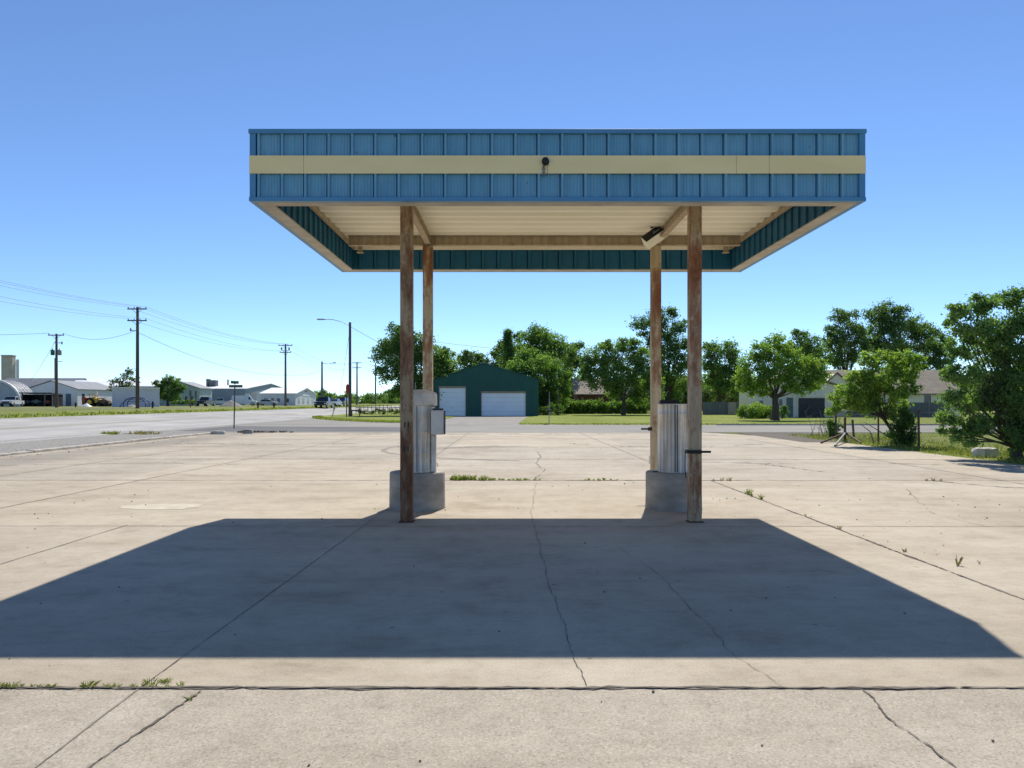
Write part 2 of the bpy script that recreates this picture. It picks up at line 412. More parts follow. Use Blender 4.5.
sheet('far_verge', M['verge'], [-40, -35, -29.5], -120, 1500, -.001)
sheet('farm_track', M['gravel'], [-80, -60, -40], 98, 104, .002)
sheet('weedy_strip', M['verge'], [13.0, 14, 16, 30], 8, 38.5, -.002)
sheet('bare_soil', M['soil'], [11.6, 13, 15.5], lambda x: 30.5, 39.8, .005)
# worn paint on the highway
def lane(name, x, y0, y1, w, c):
    sheet(name, c, [x - w / 2, x + w / 2], y0, y1, .010)
wp = mat('worn_white_paint', (.50, .48, .45), (.36, .34, .31), 3, .9, lo=.42, hi=.6)
yp = mat('worn_yellow_paint', (.42, .34, .16), (.36, .32, .26), 3, .9, lo=.42, hi=.6)
lane('edge_line', -19.8, -60, 600, .12, wp); lane('edge_line', -28.9, -60, 600, .12, wp)
lane('centre_line', -24.1, -60, 600, .12, yp); lane('centre_line', -24.5, -60, 600, .12, yp)
# the curb along the lot: cast in lengths, chipped
mb = MB(); y = -10.0
while y < 39.5:
    l = rng.uniform(2.6, 3.4); h = .085 + rng.uniform(-.025, .02)
    mb.bevbox(-15.34, -15.06 + rng.uniform(-.01, .01), y, min(y + l - .012, 40), -.02, h, .015); y += l
tag(mb.build('curb', M['curb']), kind='structure')
mb = MB()
for x0 in (14, 22, 30, 40): mb.bevbox(x0, x0 + 7.9, 54.2 - .05 * 30 - .1, 54.2 - 1.5 + .08, 0, .1, .015)
tag(mb.build('street_curb', M['curb']), kind='structure')

# joints and cracks: ribbons lying on the concrete
def wander(pts, amp, step=.12):
    out = []
    for (x0, y0), (x1, y1) in zip(pts, pts[1:]):
        L = math.hypot(x1 - x0, y1 - y0); n = max(1, int(L / step))
        for k in range(n):
            u = k / n
            p = Vector((x0 + (x1 - x0) * u, y0 + (y1 - y0) * u, 0))
            q = amp * (mnoise.noise(p * 2.1) + .6 * mnoise.noise(p * 6.3 + Vector((5, 1, 0))) + .45 * mnoise.noise(p * 17) + .25 * mnoise.noise(p * 43))
            nx, ny = -(y1 - y0) / L, (x1 - x0) / L
            out.append((p.x + nx * q, p.y + ny * q))
    out.append(pts[-1]); return out
def ribbon(mb, pts, w, amp=0.0, z=.004, var=.5, step=None, gaps=0.0):
    if step is None: step = .02 if min(p[1] for p in pts) < 9 else .08
    pts = wander(pts, amp, step)
    vs = []; fs = []
    for i, (x, y) in enumerate(pts):
        a = pts[max(0, i - 1)]; b = pts[min(len(pts) - 1, i + 1)]
        tx, ty = b[0] - a[0], b[1] - a[1]; L = math.hypot(tx, ty) or 1
        k = w * (1 + var * 1.5 * mnoise.noise(Vector((x * 3.1, y * 3.1, 2))) + var * 1.3 * mnoise.noise(Vector((x * 23, y * 23, 4))) + var * .9 * mnoise.noise(Vector((x * 61, y * 61, 7)))) / 2
        if gaps and mnoise.noise(Vector((x * .7, y * .7, 9))) < gaps - .5: k = .0006
        k = max(k, .0006)
        vs += [(x - ty / L * k, y + tx / L * k, z), (x + ty / L * k, y - tx / L * k, z)]
        if i: fs.append((2 * i - 2, 2 * i - 1, 2 * i + 1, 2 * i))
    mb.add(vs, fs)
jt = MB(); ck = MB(); tm = MB()
ribbon(jt, [(-14.9, 4.31), (12.9, 4.29)], .034, .012, .004, .7, .05)
ribbon(ck, [(-14.9, 4.305), (12.9, 4.285)], .016, .018, .008, .9, .04)
ribbon(jt, [(-14.9, 9.95), (12.9, 9.85)], .014, .004)
ribbon(jt, [(-14.9, 15.75), (12.9, 15.6)], .035, .01)
ribbon(ck, [(-2.5, 15.72), (5, 15.66)], .05, .02, .008, .9)
ribbon(jt, [(-14.9, 21.6), (12.9, 21.4)], .05, .02)
ribbon(jt, [(-14.9, 27.4), (12.6, 27.2)], .06, .02)
ribbon(jt, [(-14.9, 33.4), (12.3, 33.1)], .08, .02)
ribbon(jt, [(-14.9, -1.4), (12.9, -1.4)], .03, .006)
ribbon(jt, [(-2.12, -8), (-2.08, 4.3)], .010, .003)
ribbon(ck, [(-2.08, 4.3), (-1.87, 11.6), (-1.9, 15.7)], .006, .004, .005, .6)
ribbon(jt, [(-2.3, 15.7), (-2.25, 40)], .035, .02)
ribbon(jt, [(-5.1, 4.3), (-5.0, 10)], .016, .004); ribbon(jt, [(-5.1, -6), (-5.1, 4.3)], .012, .004)
ribbon(jt, [(-7.75, 9.9), (-7.6, 15.7), (-7.1, 31), (-6.9, 40)], .03, .015)
ribbon(jt, [(-11.2, 4.3), (-10.9, 27)], .025, .015)
ribbon(ck, [(.47, 15.2), (.27, 11), (.33, 6.4), (.39, 4.8), (.42, 4.33)], .0042, .03, .006, .6, .05)
ribbon(ck, [(1.17, 8.4), (1.35, 7.4), (1.4, 5.8), (1.41, 4.8), (1.52, 4.33)], .0036, .03, .006, .6, .05)
ribbon(jt, [(4.05, 15.6), (4.12, 7.2), (4.2, 4.3), (4.25, -8)], .028, .010, .004, .6)
ribbon(ck, [(4.05, 15.6), (4.12, 7.2), (4.2, 4.3)], .010, .018, .008, .9, gaps=.35)
ribbon(jt, [(3.7, 15.6), (3.5, 40)], .035, .02)
ribbon(ck, [(1.95, 4.27), (1.90, 3.9), (1.93, 3.4), (1.98, 2.2)], .008, .03, .006, .9, .03)
ribbon(ck, [(-1.73, 4.25), (-1.78, 3.75), (-1.86, 3.3), (-1.95, 2.2)], .009, .025, .006, .95, .03)
ribbon(ck, [(.45, 15.8), (.75, 18), (.62, 20), (.85, 22.5), (.8, 26)], .014, .05, .006, .9, gaps=.4)
ribbon(ck, [(6.2, 20.5), (7.2, 17.5), (9.2, 14.5), (12, 12.6)], .035, .12, .006, 1.0, gaps=.42)
ribbon(ck, [(4.1, 21), (6.4, 19.9), (9, 20.4), (12.6, 18.8)], .035, .12, .006, 1.0, gaps=.40)
ribbon(jt, [(9.9, 4.3), (10.1, 33)], .03, .02)
ribbon(ck, [(-4, 27), (-2.5, 23), (-1.8, 19), (-2.0, 15.8)], .014, .06, .006, .9)
ribbon(ck, [(2, 30), (4, 27.6), (6, 27.1), (9.5, 29)], .07, .2, .006, 1, gaps=.45)
ribbon(ck, [(-14, 30), (-9, 28.8), (-4, 30.3)], .07, .15, .006, 1, gaps=.45)
ribbon(ck, [(-13, 19.3), (-9.4, 20.2), (-6, 19.4)], .03, .12, .006, 1, gaps=.45)
ribbon(ck, [(5.2, 4.4), (6.3, 7.5), (6.0, 11), (7.6, 15)], .006, .05, .006, .9, gaps=.45)
ribbon(ck, [(-9.2, 38.6), (-3, 38.2), (4, 38.8), (11, 36.8)], .16, .25, .006, .9, gaps=.5)
for rad, cx, cy, a0, a1 in ((3.4, .9, 24.5, 95, 215), (3.7, .9, 24.6, 110, 265), (5.2, 1.4, 26.2, 130, 230)):
    ribbon(tm, [(cx + rad * 1.1 * math.cos(R(a)), cy + rad * math.sin(R(a))) for a in range(a0, a1, 6)], .16, .03, .004, .5)
def blot(name, m, x, y, rx, ry, seed):
    mb = MB(); n = 40; vs = [(x, y, .003)]
    for k in range(n):
        a = 6.28318 * k / n; q = 1 + .28 * mnoise.noise(Vector((math.cos(a) * 1.7, math.sin(a) * 1.7, seed))) + .15 * mnoise.noise(Vector((math.cos(a) * 6, math.sin(a) * 6, seed)))
        vs.append((x + rx * q * math.cos(a), y + ry * q * math.sin(a), .003))
    mb.add(vs, [(0, 1 + k, 1 + (k + 1) % n) for k in range(n)]); tag(mb.build(name, m, fix=False), kind='structure')
pm_ = mat('pale_repair', (.60, .53, .40), (.50, .43, .315), 5, .9, detail=8)
blot('repair_patch', pm_, -5.35, 11.75, .62, .33, 1); 
tag(jt.build('slab_joint', M['seam'], fix=False), kind='structure')
tag(ck.build('pavement_crack', M['crack'], fix=False), kind='structure')
tag(tm.build('tyre_mark', M['stain'], fix=False), kind='structure')

# ------------------------------------------------------------------ the canopy
X0, X1, Y0, Y1 = -3.07, 4.15, 9.165, 14.065
ZB, ZT = 3.986, 4.838
can = empty('station_canopy', (.52, 11.6, 0), 'blue ribbed steel fuel station canopy with a cream stripe on four rusty square posts', 'canopy')
def ribbed(L, pitch, first, depth=.036, rib=.030, minor=.006):
    pr = [(0, 0)]; x = first
    while x < L - rib:
        if x > 0:
            pr += [(x - rib * .6 - .017, 0), (x - rib * .6 - .016, -.034), (x - rib * .6 - .002, -.034), (x - rib * .6, 0), (x - rib * .45, depth), (x + rib * .45, depth), (x + rib * .6, 0)]
        for k in range(1, 6):
            u = x + rib + (pitch - 2 * rib) * k / 6.0
            if 0 < u < L - .02: pr += [(u - .009, 0), (u - .003, minor), (u + .003, minor), (u + .009, 0)]
        x += pitch
    pr = [p for p in pr if 0 <= p[0] <= L]; pr.sort(); pr.append((L, 0)); return pr
W_, D_ = X1 - X0, Y1 - Y0
fa = MB(); fa.sheet(ribbed(W_, .2775, .06), lambda u, w, z: (X0 + u, Y0 - w, z), ZB + .03, ZT - .03).build('front_fascia', M['blue'], can)
fb = MB(); fb.sheet(ribbed(W_, .2775, .06), lambda u, w, z: (X0 + u, Y1 + w, z), ZB + .03, ZT - .03).build('rear_fascia', M['blue'], can)
fl = MB(); fl.sheet(ribbed(D_, .2775, .06), lambda u, w, z: (X0 - w, Y0 + u, z), ZB + .03, ZT - .03).build('side_fascia', M['blue'], can)
fr = MB(); fr.sheet(ribbed(D_, .2775, .06), lambda u, w, z: (X1 + w, Y0 + u, z), ZB + .03, ZT - .03).build('side_fascia', M['blue'], can)
# cream stripe, in lengths with open butt joints
zs0, zs1 = 4.310, 4.523
mb = MB(); cuts = [X0 - .047, -2.47, .42, 2.66, 3.05, X1 + .047]
for a, b in zip(cuts, cuts[1:]): mb.box(a + .002, b - .002, Y0 - .048, Y0 - .040, zs0, zs1)
mb.box(X0 - .048, X0 - .040, Y0 - .0395, Y1 + .0395, zs0, zs1); mb.box(X1 + .040, X1 + .048, Y0 - .0395, Y1 + .0395, zs0, zs1)
mb.box(X0 - .047, X1 + .047, Y1 + .040, Y1 + .048, zs0, zs1)
mb.build('stripe_band', M['cream_band'], can)
# top coping, bottom rail and corner trim
mb = MB()
for (a, b, c, d) in ((X0 - .055, X1 + .055, Y0 - .055, Y0 + .04), (X0 - .055, X1 + .055, Y1 - .04, Y1 + .055), (X0 - .055, X0 + .04, Y0 + .041, Y1 - .041), (X1 - .04, X1 + .055, Y0 + .041, Y1 - .041)):
    mb.bevbox(a, b, c, d, ZT - .052, ZT, .004)
mb.build('coping', M['blue_trim'], can)
mb = MB()
for (a, b, c, d) in ((X0 - .050, X1 + .050, Y0 - .050, Y0 + .02), (X0 - .050, X1 + .050, Y1 - .02, Y1 + .050), (X0 - .050, X0 + .02, Y0 + .021, Y1 - .021), (X1 - .02, X1 + .050, Y0 + .021, Y1 - .021)):
    mb.bevbox(a, b, c, d, ZB - .004, ZB + .046, .004)
mb.build('bottom_rail', M['blue_trim'], can)
for x in (X0 - .044, X1 - .026):
    for y in (Y0 - .038, Y1 - .007):
        for (z0, z1) in ((ZB + .047, zs0 - .002), (zs1 + .002, ZT - .053)):
            mb = MB(); mb.box(x, x + .07, y, y + .045, z0, z1); mb.build('corner_trim', M['blue_trim'], can)
# soffit flange all round and inner walls
fw = .19
mb = MB()
for (a, b, c, d) in ((X0 + .021, X1 - .021, Y0 + .021, Y0 + fw), (X0 + .021, X1 - .021, Y1 - fw, Y1 - .021), (X0 + .021, X0 + fw, Y0 + fw + .001, Y1 - fw - .001), (X1 - fw, X1 - .021, Y0 + fw + .001, Y1 - fw - .001)):
    mb.box(a, b, c, d, ZB - .004, ZB + .012)
mb.build('soffit_flange', M['flange'], can)
DK = 4.40
def inner(L): return ribbed(L, .2775, .14, .026, .045, .0)
mb = MB()
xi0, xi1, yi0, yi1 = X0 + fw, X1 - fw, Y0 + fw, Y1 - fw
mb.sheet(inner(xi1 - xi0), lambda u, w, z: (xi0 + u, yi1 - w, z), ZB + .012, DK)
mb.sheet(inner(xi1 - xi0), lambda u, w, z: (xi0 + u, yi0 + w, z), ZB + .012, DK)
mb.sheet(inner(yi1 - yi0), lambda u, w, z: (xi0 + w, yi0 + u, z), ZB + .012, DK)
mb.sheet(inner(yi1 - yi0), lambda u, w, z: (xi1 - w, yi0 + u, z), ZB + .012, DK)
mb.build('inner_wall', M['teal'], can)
# corrugated deck, ridges running across
pr = []; y = yi0 - .1
while y < yi1 + .1:
    pr += [(y, 0), (y + .10, 0), (y + .175, .062), (y + .255, .062), (y + .329, 0)]; y += .33
mb = MB(); mb.sheet(pr, lambda u, w, x: (x, u, DK + w), X0 + .05, X1 - .05)
mb.sheet([(p[0], .09) for p in pr[::5]] + [(Y1 - .03, .09)], lambda u, w, x: (x, u, DK + w), X0 + .03, X1 - .03)
mb.build('roof_deck', M['deck'], can)
for x in (xi0 + .03, xi1 - .07):
    mb = MB(); mb.box(x, x + .04, yi0 + .03, yi1 - .03, DK - .065, DK - .004); mb.build('edge_angle', M['beam'], can)
mb = MB(); mb.box(xi0 + .07, xi1 - .07, yi1 - .07, yi1 - .03, DK - .062, DK - .004); mb.build('rear_angle', M['deck'], can)
# beams: I-sections
def ibeam(mb, along, a, b, c, zt, h=.165, w=.10, t=.012):
    if along == 'x':
        mb.box(a, b, c - w / 2, c + w / 2, zt - t, zt); mb.box(a, b, c - w / 2, c + w / 2, zt - h, zt - h + t); mb.box(a, b, c - t / 2, c + t / 2, zt - h + t + .0005, zt - t - .0005)
    else:
        mb.box(c - w / 2, c + w / 2, a, b, zt - t, zt); mb.box(c - w / 2, c + w / 2, a, b, zt - h, zt - h + t); mb.box(c - t / 2, c + t / 2, a, b, zt - h + t + .0005, zt - t - .0005)
PS = .16; yF, yB = 10.28, 12.95
xL, xR = -1.405, 2.42
for yy in (yF, yB):
    mb = MB(); ibeam(mb, 'x', xi0 + .13, xi1 - .12, yy, DK - .003); mb.build('cross_beam', M['beam'], can)
for xx in (xL, xR):
    mb = MB(); ibeam(mb, 'y', yF + .06, yB - .06, xx, DK - .02, .14, .09); mb.build('tie_beam', M['beam'], can)
for xx in (xi0 + .18, xi1 - .24):
    mb = MB(); mb.box(xx, xx + .07, yi1 - .4, yi1 - .33, DK - .17, DK - .003); mb.box(xx - .02, xx + .09, yi1 - .42, yi1 - .31, DK - .18, DK - .1705)
    mb.build('hanger_bracket', M['beam'], can)
for (xx, yy, m, lab) in ((xL, yF, 'post_fl', 'dark brown front post, rusty near the ground'), (xR + .02, yF, 'post_fr', 'grey front post with rust flaking near the top'),
                    (xL - .01, yB, 'post_bl', 'tan rear post with rusty head'), (xR, yB, 'post_br', 'tan rear post with orange rust')):
    mb = MB(); mb.bevbox(xx - PS / 2, xx + PS / 2, yy - PS / 2, yy + PS / 2, .012, DK - .172, .008)
    p = mb.build('post', M[m], can, lab)
    b = MB(); b.box(xx - PS / 2 - .02, xx + PS / 2 + .02, yy - PS / 2 - .02, yy + PS / 2 + .02, 0, .011); b.build('base_plate', M['pipe_rust'], p)
    if m == 'post_fl':
        for z in (1.30, .98):
            for k in (-1, 1):
                h = MB(); h.box(xx + .006 + k * .022 - .006, xx + .006 + k * .022 + .006, yy - PS / 2 - .006, yy - PS / 2 - .001, z - .035, z + .035)
                h.build('bolt_slot', M['black'], p)
    if m == 'post_fr':
        h = MB(); h.bevbox(xx - .125, xx + .195, yy - PS / 2 - .024, yy - PS / 2 - .002, .925, .955, .003)
        h.box(xx - .125, xx - .09, yy - PS / 2 - .03, yy + .04, .918, .962); h.box(xx - .07, xx + .07, yy - PS / 2 - .035, yy - PS / 2 - .025, .915, .965)
        h.build('hose_bracket', M['black'], p)
        h = MB(); h.tube([(xx - .13, yy - .02, .93), (xx - .135, yy - .03, .7), (xx - .12, yy - .03, .58)], .006, 6); h.build('hanging_cable', M['black'], p)
    if m == 'post_br':
        h = MB(); h.bevbox(xx - PS / 2 - .18, xx - PS / 2 - .001, yy - PS / 2 - .02, yy - PS / 2 + .01, 1.135, 1.165, .003); h.box(xx - PS / 2 - .06, xx - PS / 2 - .002, yy - PS / 2 - .03, yy - PS / 2 + .03, 1.12, 1.18)
        h.build('hose_bracket', M['black'], p)
        h = MB(); h.box(xx - PS / 2 - .03, xx - PS / 2 - .001, yy - .05, yy + .02, .56, .70); h.build('switch_box', M['box'], p)
# the little lamp on the stripe
sx_, sz_ = .395, 4.44
mb = MB(); mb.lathe((sx_ - .02, Y0 - .055, sz_ - .15), [(.028, 0), (.030, .012), (.014, .02), (.012, .05), (.02, .055), (.022, .08), (.012, .085), (.012, .11)], 12)
ln = mb.build('lamp_bracket', M['steel'], can)
mb = MB(); mb.lathe((sx_, Y0 - .085, sz_ - .045), [(.012, 0), (.032, .01), (.044, .035), (.044, .06), (.03, .085), (.008, .095)], 14); mb.build('lamp_head', M['black'], ln)
mb = MB(); mb.lathe((sx_ + .052, Y0 - .05, sz_ - .03), [(.006, 0), (.014, .008), (.016, .025), (.006, .036)], 10); mb.build('lamp_bulb', M['white'], ln)

# broken strip light hanging under the canopy
fx = Vector((PX(654.5, 12.35), 12.35, PZ(236.5, 12.35)))
lt = empty('hanging_light', (fx.x, fx.y, fx.z - .1), 'broken box light tilted and dangling by a wire under the canopy', 'light fixture')
mt = Matrix.Translation(fx) @ Matrix.Rotation(R(-35), 4, 'Y') @ Matrix.Rotation(R(50), 4, 'X')
mb = MB(); mb.bevbox(-.19, .19, -.08, .08, -.095, .085, .006, mt); hb = mb.build('housing', M['deck'], lt)
mb = MB(); mb.box(-.188, .188, -.078, .078, .0855, .0885, mt); ob_ = mb.build('open_back', M['black'], lt)
mb = MB(); mb.box(-.02, .12, -.03, -.015, .089, .105, mt); mb.box(.0, .05, .01, .02, .089, .1, mt); mb.build('broken_socket', M['steel'], lt)
mb = MB(); wtop = (PX(652, 12.3), 12.3, DK - .002)
mb.tube([wtop, (wtop[0], 12.3, fx.z + .1), (fx.x - .05, fx.y - .05, fx.z + .05)], .006, 6); mb.build('wire', M['black'], lt)
mb = MB(); mb.lathe((wtop[0], wtop[1], DK - .016), [(.022, 0), (.03, .012)], 12); mb.build('ceiling_plate', M['black'], lt)

# ------------------------------------------------------------------ plinths and drums
def plinth(x, y, label, cat='concrete base'):
    mb = MB(); n = 48; rings = []
    for z, r in ((0, .425), (.02, .42), (.26, .416), (.525, .415), (.54, .411), (.552, .398)):
        rings.append([(x + r * math.cos(2 * math.pi * k / n) * (1 + .006 * mnoise.noise(Vector((k * .9, z * 9, x)))), y + r * math.sin(2 * math.pi * k / n), z) for k in range(n)])
    vs = [p for r in rings for p in r]
    fs = [(i * n + k, i * n + (k + 1) % n, (i + 1) * n + (k + 1) % n, (i + 1) * n + k) for i in range(len(rings) - 1) for k in range(n)]
    mb.add(vs, fs, True); mb.add(rings[-1], [tuple(range(n))])
    return solo(mb, 'concrete_plinth', M['plinth'], label, cat, (x, y, 0), 'round concrete plinths between the posts')
xa, xb, yd = -1.43, 2.44, 11.62
plinth(xa, yd, 'round concrete plinth under the capped metal drum, beside the dark brown post')
plinth(xb, yd, 'round concrete plinth under the open metal drum, beside the grey flaking post')
# capped drum
zb = .553
dr = empty('metal_drum', (xa + .02, yd, zb), 'galvanised metal drum with a wider cap and a small box on its side', 'drum', 'galvanised drums on concrete plinths')
cx = xa + .025
mb = MB(); mb.lathe((cx, yd, zb), [(q - .01, z) for q, z in [(.25, 0), (.25, .03), (.245, .034), (.245, .28), (.248, .284), (.248, .292), (.245, .296), (.245, .60), (.248, .604), (.248, .612), (.245, .616), (.245, .83), (.248, .834), (.248, .842), (.245, .846), (.245, 1.0)]], 40)
body = mb.build('drum_body', M['drum'], dr)
mb = MB(); mb.lathe((cx, yd, zb + .99), [(.236, 0), (.272, .004), (.275, .02), (.273, .165), (.266, .185), (.24, .205), (.15, .232), (.03, .245)], 40); mb.build('drum_cap', M['drum_cap'], dr)
a = -91
ax = cx + .238 * math.cos(R(a)); ay = yd + .238 * math.sin(R(a)); mm = Matrix.Translation((ax, ay, 0)) @ Matrix.Rotation(R(a + 90), 4, 'Z')
mb = MB(); mb.box(-.011, .011, -.006, .006, zb + .01, zb + .985, mm); mb.build('seam_strip', M['steel'], dr)
for a, z, h in ((-28, .72, .09), (-30, .42, .06), (-27, .30, .09), (-32, .16, .05), (-24, .22, .05)):
    ax = cx + .239 * math.cos(R(a)); ay = yd + .239 * math.sin(R(a)); mm = Matrix.Translation((ax, ay, 0)) @ Matrix.Rotation(R(a + 90), 4, 'Z')
    mb = MB(); mb.box(-.02, .02, -.006, .003, zb + z - h / 2, zb + z + h / 2, mm); mb.build('cut_hole', M['black'], dr)
bx0, bx1 = cx + .205, cx + .40
mb = MB(); mb.bevbox(bx0, bx1, yd - .24, yd - .10, 1.115, 1.475, .012); jb = mb.build('junction_box', M['box'], dr)
mb = MB(); mb.box(bx1 + .001, bx1 + .012, yd - .245, yd - .12, 1.12, 1.47); mb.box(bx0 + .02, bx1 - .02, yd - .2, yd - .12, 1.476, 1.505); mb.build('box_lid_edge', M['seam_dark'], jb)
mb = MB(); mb.tube([(bx0 + .05, yd - .15, 1.476), (bx0 + .05, yd - .15, 1.535), (cx + .2, yd - .12, 1.545)], .012, 8); mb.build('conduit', M['steel'], dr)
mb = MB(); mb.bevbox(cx + .2, cx + .275, yd - .17, yd - .09, .555, 1.11, .01); mb.build('side_channel', M['drum_cap'], dr)
mb = MB(); mb.tube([(cx - .06, yd + .05, 1.79), (cx - .06, yd + .05, 1.90)], .006, 6); mb.build('vent_wire', M['steel'], dr)
# open drum
dr2 = empty('metal_drum', (xb, yd, zb), 'straight open galvanised metal drum with black bracket on its rim', 'drum', 'galvanised drums on concrete plinths')
mb = MB(); mb.lathe((xb, yd, zb), [(.245, 0), (.245, .012), (.238, .016), (.238, .86), (.241, .864), (.241, .872), (.238, .876), (.238, 1.0), (.243, 1.005), (.243, 1.018), (.232, 1.02), (.23, .92)], 40, top=True)
mb.build('drum_body', M['drum'], dr2)
for a in (-96, -88):
    ax = xb + .241 * math.cos(R(a)); ay = yd + .241 * math.sin(R(a)); mm = Matrix.Translation((ax, ay, 0)) @ Matrix.Rotation(R(a + 90), 4, 'Z')
    mb = MB(); mb.box(-.008, .008, -.005, .006, zb + .005, zb + 1.0, mm); mb.build('seam_strip', M['fence_slate'], dr2)
mb = MB(); mb.bevbox(xb - .22, xb + .05, yd - .12, yd - .07, zb + 1.021, zb + 1.075, .005); mb.box(xb - .2, xb - .15, yd - .13, yd + .1, zb + 1.0215, zb + 1.06); mb.box(xb - .03, xb + .03, yd - .13, yd - .05, zb + 1.022, zb + 1.09)
mb.build('rim_bracket', M['black'], dr2)
mb = MB(); mb.tube([(xb + .18, yd - .17, zb + 1.02), (xb + .187, yd - .175, zb + .85), (xb + .185, yd - .18, zb + .6)], .008, 6); mb.build('hanging_cable', M['black'], dr2)
mb = MB(); mb.box(xb - .33, xb - .25, yd - .13, yd - .08, zb - .0005, zb + .012); mb.build('anchor_plate', M['black'], dr2)

# ------------------------------------------------------------------ trees and plants
def rand_dir(r):
    z = r.uniform(-1, 1); a = r.uniform(0, 2 * math.pi); q = math.sqrt(1 - z * z)
    return Vector((q * math.cos(a), q * math.sin(a), z))
def leaf(mb, p, nrm, s, t, r, aspect=.55):
    a = nrm.orthogonal().normalized(); a = Matrix.Rotation(r.uniform(0, 6.283), 3, nrm) @ a; b = nrm.cross(a)
    l = s * r.uniform(.7, 1.3); w = l * aspect
    i = len(mb.v); fold = nrm * (w * .25)
    mb.v += [p - a * l * .5, p + b * w * .5 + fold, p + a * l * .5, p - b * w * .5 + fold]
    mb.f += [(i, i + 1, i + 2, i + 3)]; mb.smooth.append(False); mb.tint.append(t)
def crown(mb, lobes, s, cover, r, droop=0.0, tilt=.45):
    """lobes: (centre, radius). Twig clumps near each lobe's skin carry the leaves."""
    for c, rad in lobes:
        nc = max(6, int(11 + rad / s * 1.0)); per = max(8, int(4.2 * cover * math.pi * rad * rad / (s * s * .5) / nc))
        lob_t = r.uniform(-.13, .13)
        for _ in range(nc):
            d = rand_dir(r); q = r.uniform(.25, 1.0) ** .6
            cc = c + Vector((d.x, d.y, d.z * .85)) * rad * q
            cr = rad * r.uniform(.3, .55); ct = r.uniform(.15, .85) + lob_t
            for _ in range(per):
                g = Vector((r.gauss(0, 1), r.gauss(0, 1), r.gauss(0, .75))) * cr * .55
                p = cc + g - Vector((0, 0, droop * g.length))
                n = (rand_dir(r) + (d + Vector((0, 0, 1.0))) * tilt).normalized()
                leaf(mb, p, n, s, min(1, max(0, ct + r.gauss(0, .16))), r)
def limbs(mb, base, h, r0, lobes, r, lean=(0, 0)):
    top = base + Vector((lean[0], lean[1], h))
    pts = [base + Vector((0, 0, -.05)), base + (top - base) * .12 , base + (top - base) * .5 + Vector((r.uniform(-.3, .3) * r0, r.uniform(-.3, .3) * r0, 0)), top]
    mb.tube(pts, [r0 * 1.45, r0 * 1.05, r0 * .9, r0 * .72], 9)
    for c, rad in lobes:
        m = top + (c - top) * .45 + Vector((r.uniform(-.2, .2), r.uniform(-.2, .2), r.uniform(-.05, .25))) * rad
        k = r0 * min(.5, .25 + rad * .05)
        start = base + (top - base) * r.uniform(.75, 1.0)
        mb.tube([start, m, c], [k, k * .55, k * .15], 5, cap=False)
        for _ in range(3):
            e = c + rand_dir(r) * rad * .8
            mb.tube([m + (c - m) * r.uniform(.2, .9), e], [k * .25, k * .05], 4, cap=False)
LM = {
 'mid': leaf_mat('leaves_mid', (.072, .150, .046), (.215, .325, .098), .5),
 'lime': leaf_mat('leaves_lime', (.110, .205, .042), (.290, .400, .100), .5),
 'dark': leaf_mat('leaves_dark', (.060, .125, .046), (.165, .260, .082), .48),
 'deep': leaf_mat('leaves_deep', (.064, .122, .058), (.180, .275, .104), .5),
 'bush': leaf_mat('leaves_bush', (.075, .160, .060), (.235, .345, .125), .5),
 'grey': leaf_mat('leaves_greyish', (.060, .100, .045), (.160, .205, .090), .4),
}
def tree(name, label, cat, d, base_px, trunk_py, lobes_px, s, cover, leafm, r0, seed, base_z=None, group=None, lean=0, depth=.9, droop=0.0, base_d=None, bark='bark'):
    r = random.Random(seed); bd = base_d or d
    bx = PX(base_px, bd); zz = gz(bx) if base_z is None else base_z
    base = Vector((bx, bd, zz)); lobes = []
    for q in lobes_px:
        rad = q[2] / F * d * (1.12 if group else 1.04)
        dd = d + (q[3] if len(q) > 3 else r.uniform(-1, 1) * rad * depth)
        lobes.append((Vector((PX(q[0], dd), dd, PZ(q[1], dd))), rad))
    t = empty(name, base, label, cat, group)
    tb = MB(); h = PZ(trunk_py, d) - zz
    limbs(tb, base, max(h, .2), r0, lobes, r, (lean, 0)); tb.build('trunk', M[bark], t)
    cb = MB(); crown(cb, lobes, s, cover, r, droop); cb.build('crown', LM[leafm], t)
    return t
G1 = 'trees beyond the street'
tree('shade_tree', 'large dark drooping tree beside the green shed, behind the rusty brown post', 'tree', 90, 419, 392,
     [(396, 334, 13), (407, 329, 8), (384, 350, 11), (399, 355, 15), (388, 371, 10), (420, 340, 12), (430, 358, 16), (415, 368, 16), (440, 352, 8), (441, 375, 12), (449, 366, 7), (402, 384, 10), (420, 388, 13), (394, 393, 6), (410, 350, 12), (434, 388, 9)], .27, 2.0, 'dark', .45, 11, group=G1, droop=.5)
tree('shade_tree', 'yellow green tree touching the low end of the green shed roof', 'tree', 99, 446, 398,
     [(447, 358, 9), (440, 368, 11), (450, 374, 8), (443, 385, 10), (433, 364, 8), (452, 384, 7)], .28, 1.9, 'lime', .3, 12, group=G1)
tree('shade_tree', 'low dark rounded tree rising behind the green shed ridge', 'tree', 116, 468, 385,
     [(459, 362, 7), (470, 357, 8), (479, 360, 8), (466, 368, 9), (478, 371, 9)], .32, 2.2, 'deep', .35, 13, group=G1)
tree('shade_tree', 'tall green tree with a broad ragged top over the shed', 'tree', 114, 545, 395,
     [(528, 334, 9), (543, 334, 9), (553, 342, 11), (535, 347, 12), (562, 347, 9), (545, 358, 14), (560, 362, 11), (525, 352, 9), (520, 365, 9), (515, 356, 7), (511, 366, 7), (572, 356, 6)], .32, 2.0, 'mid', .5, 14, group=G1)
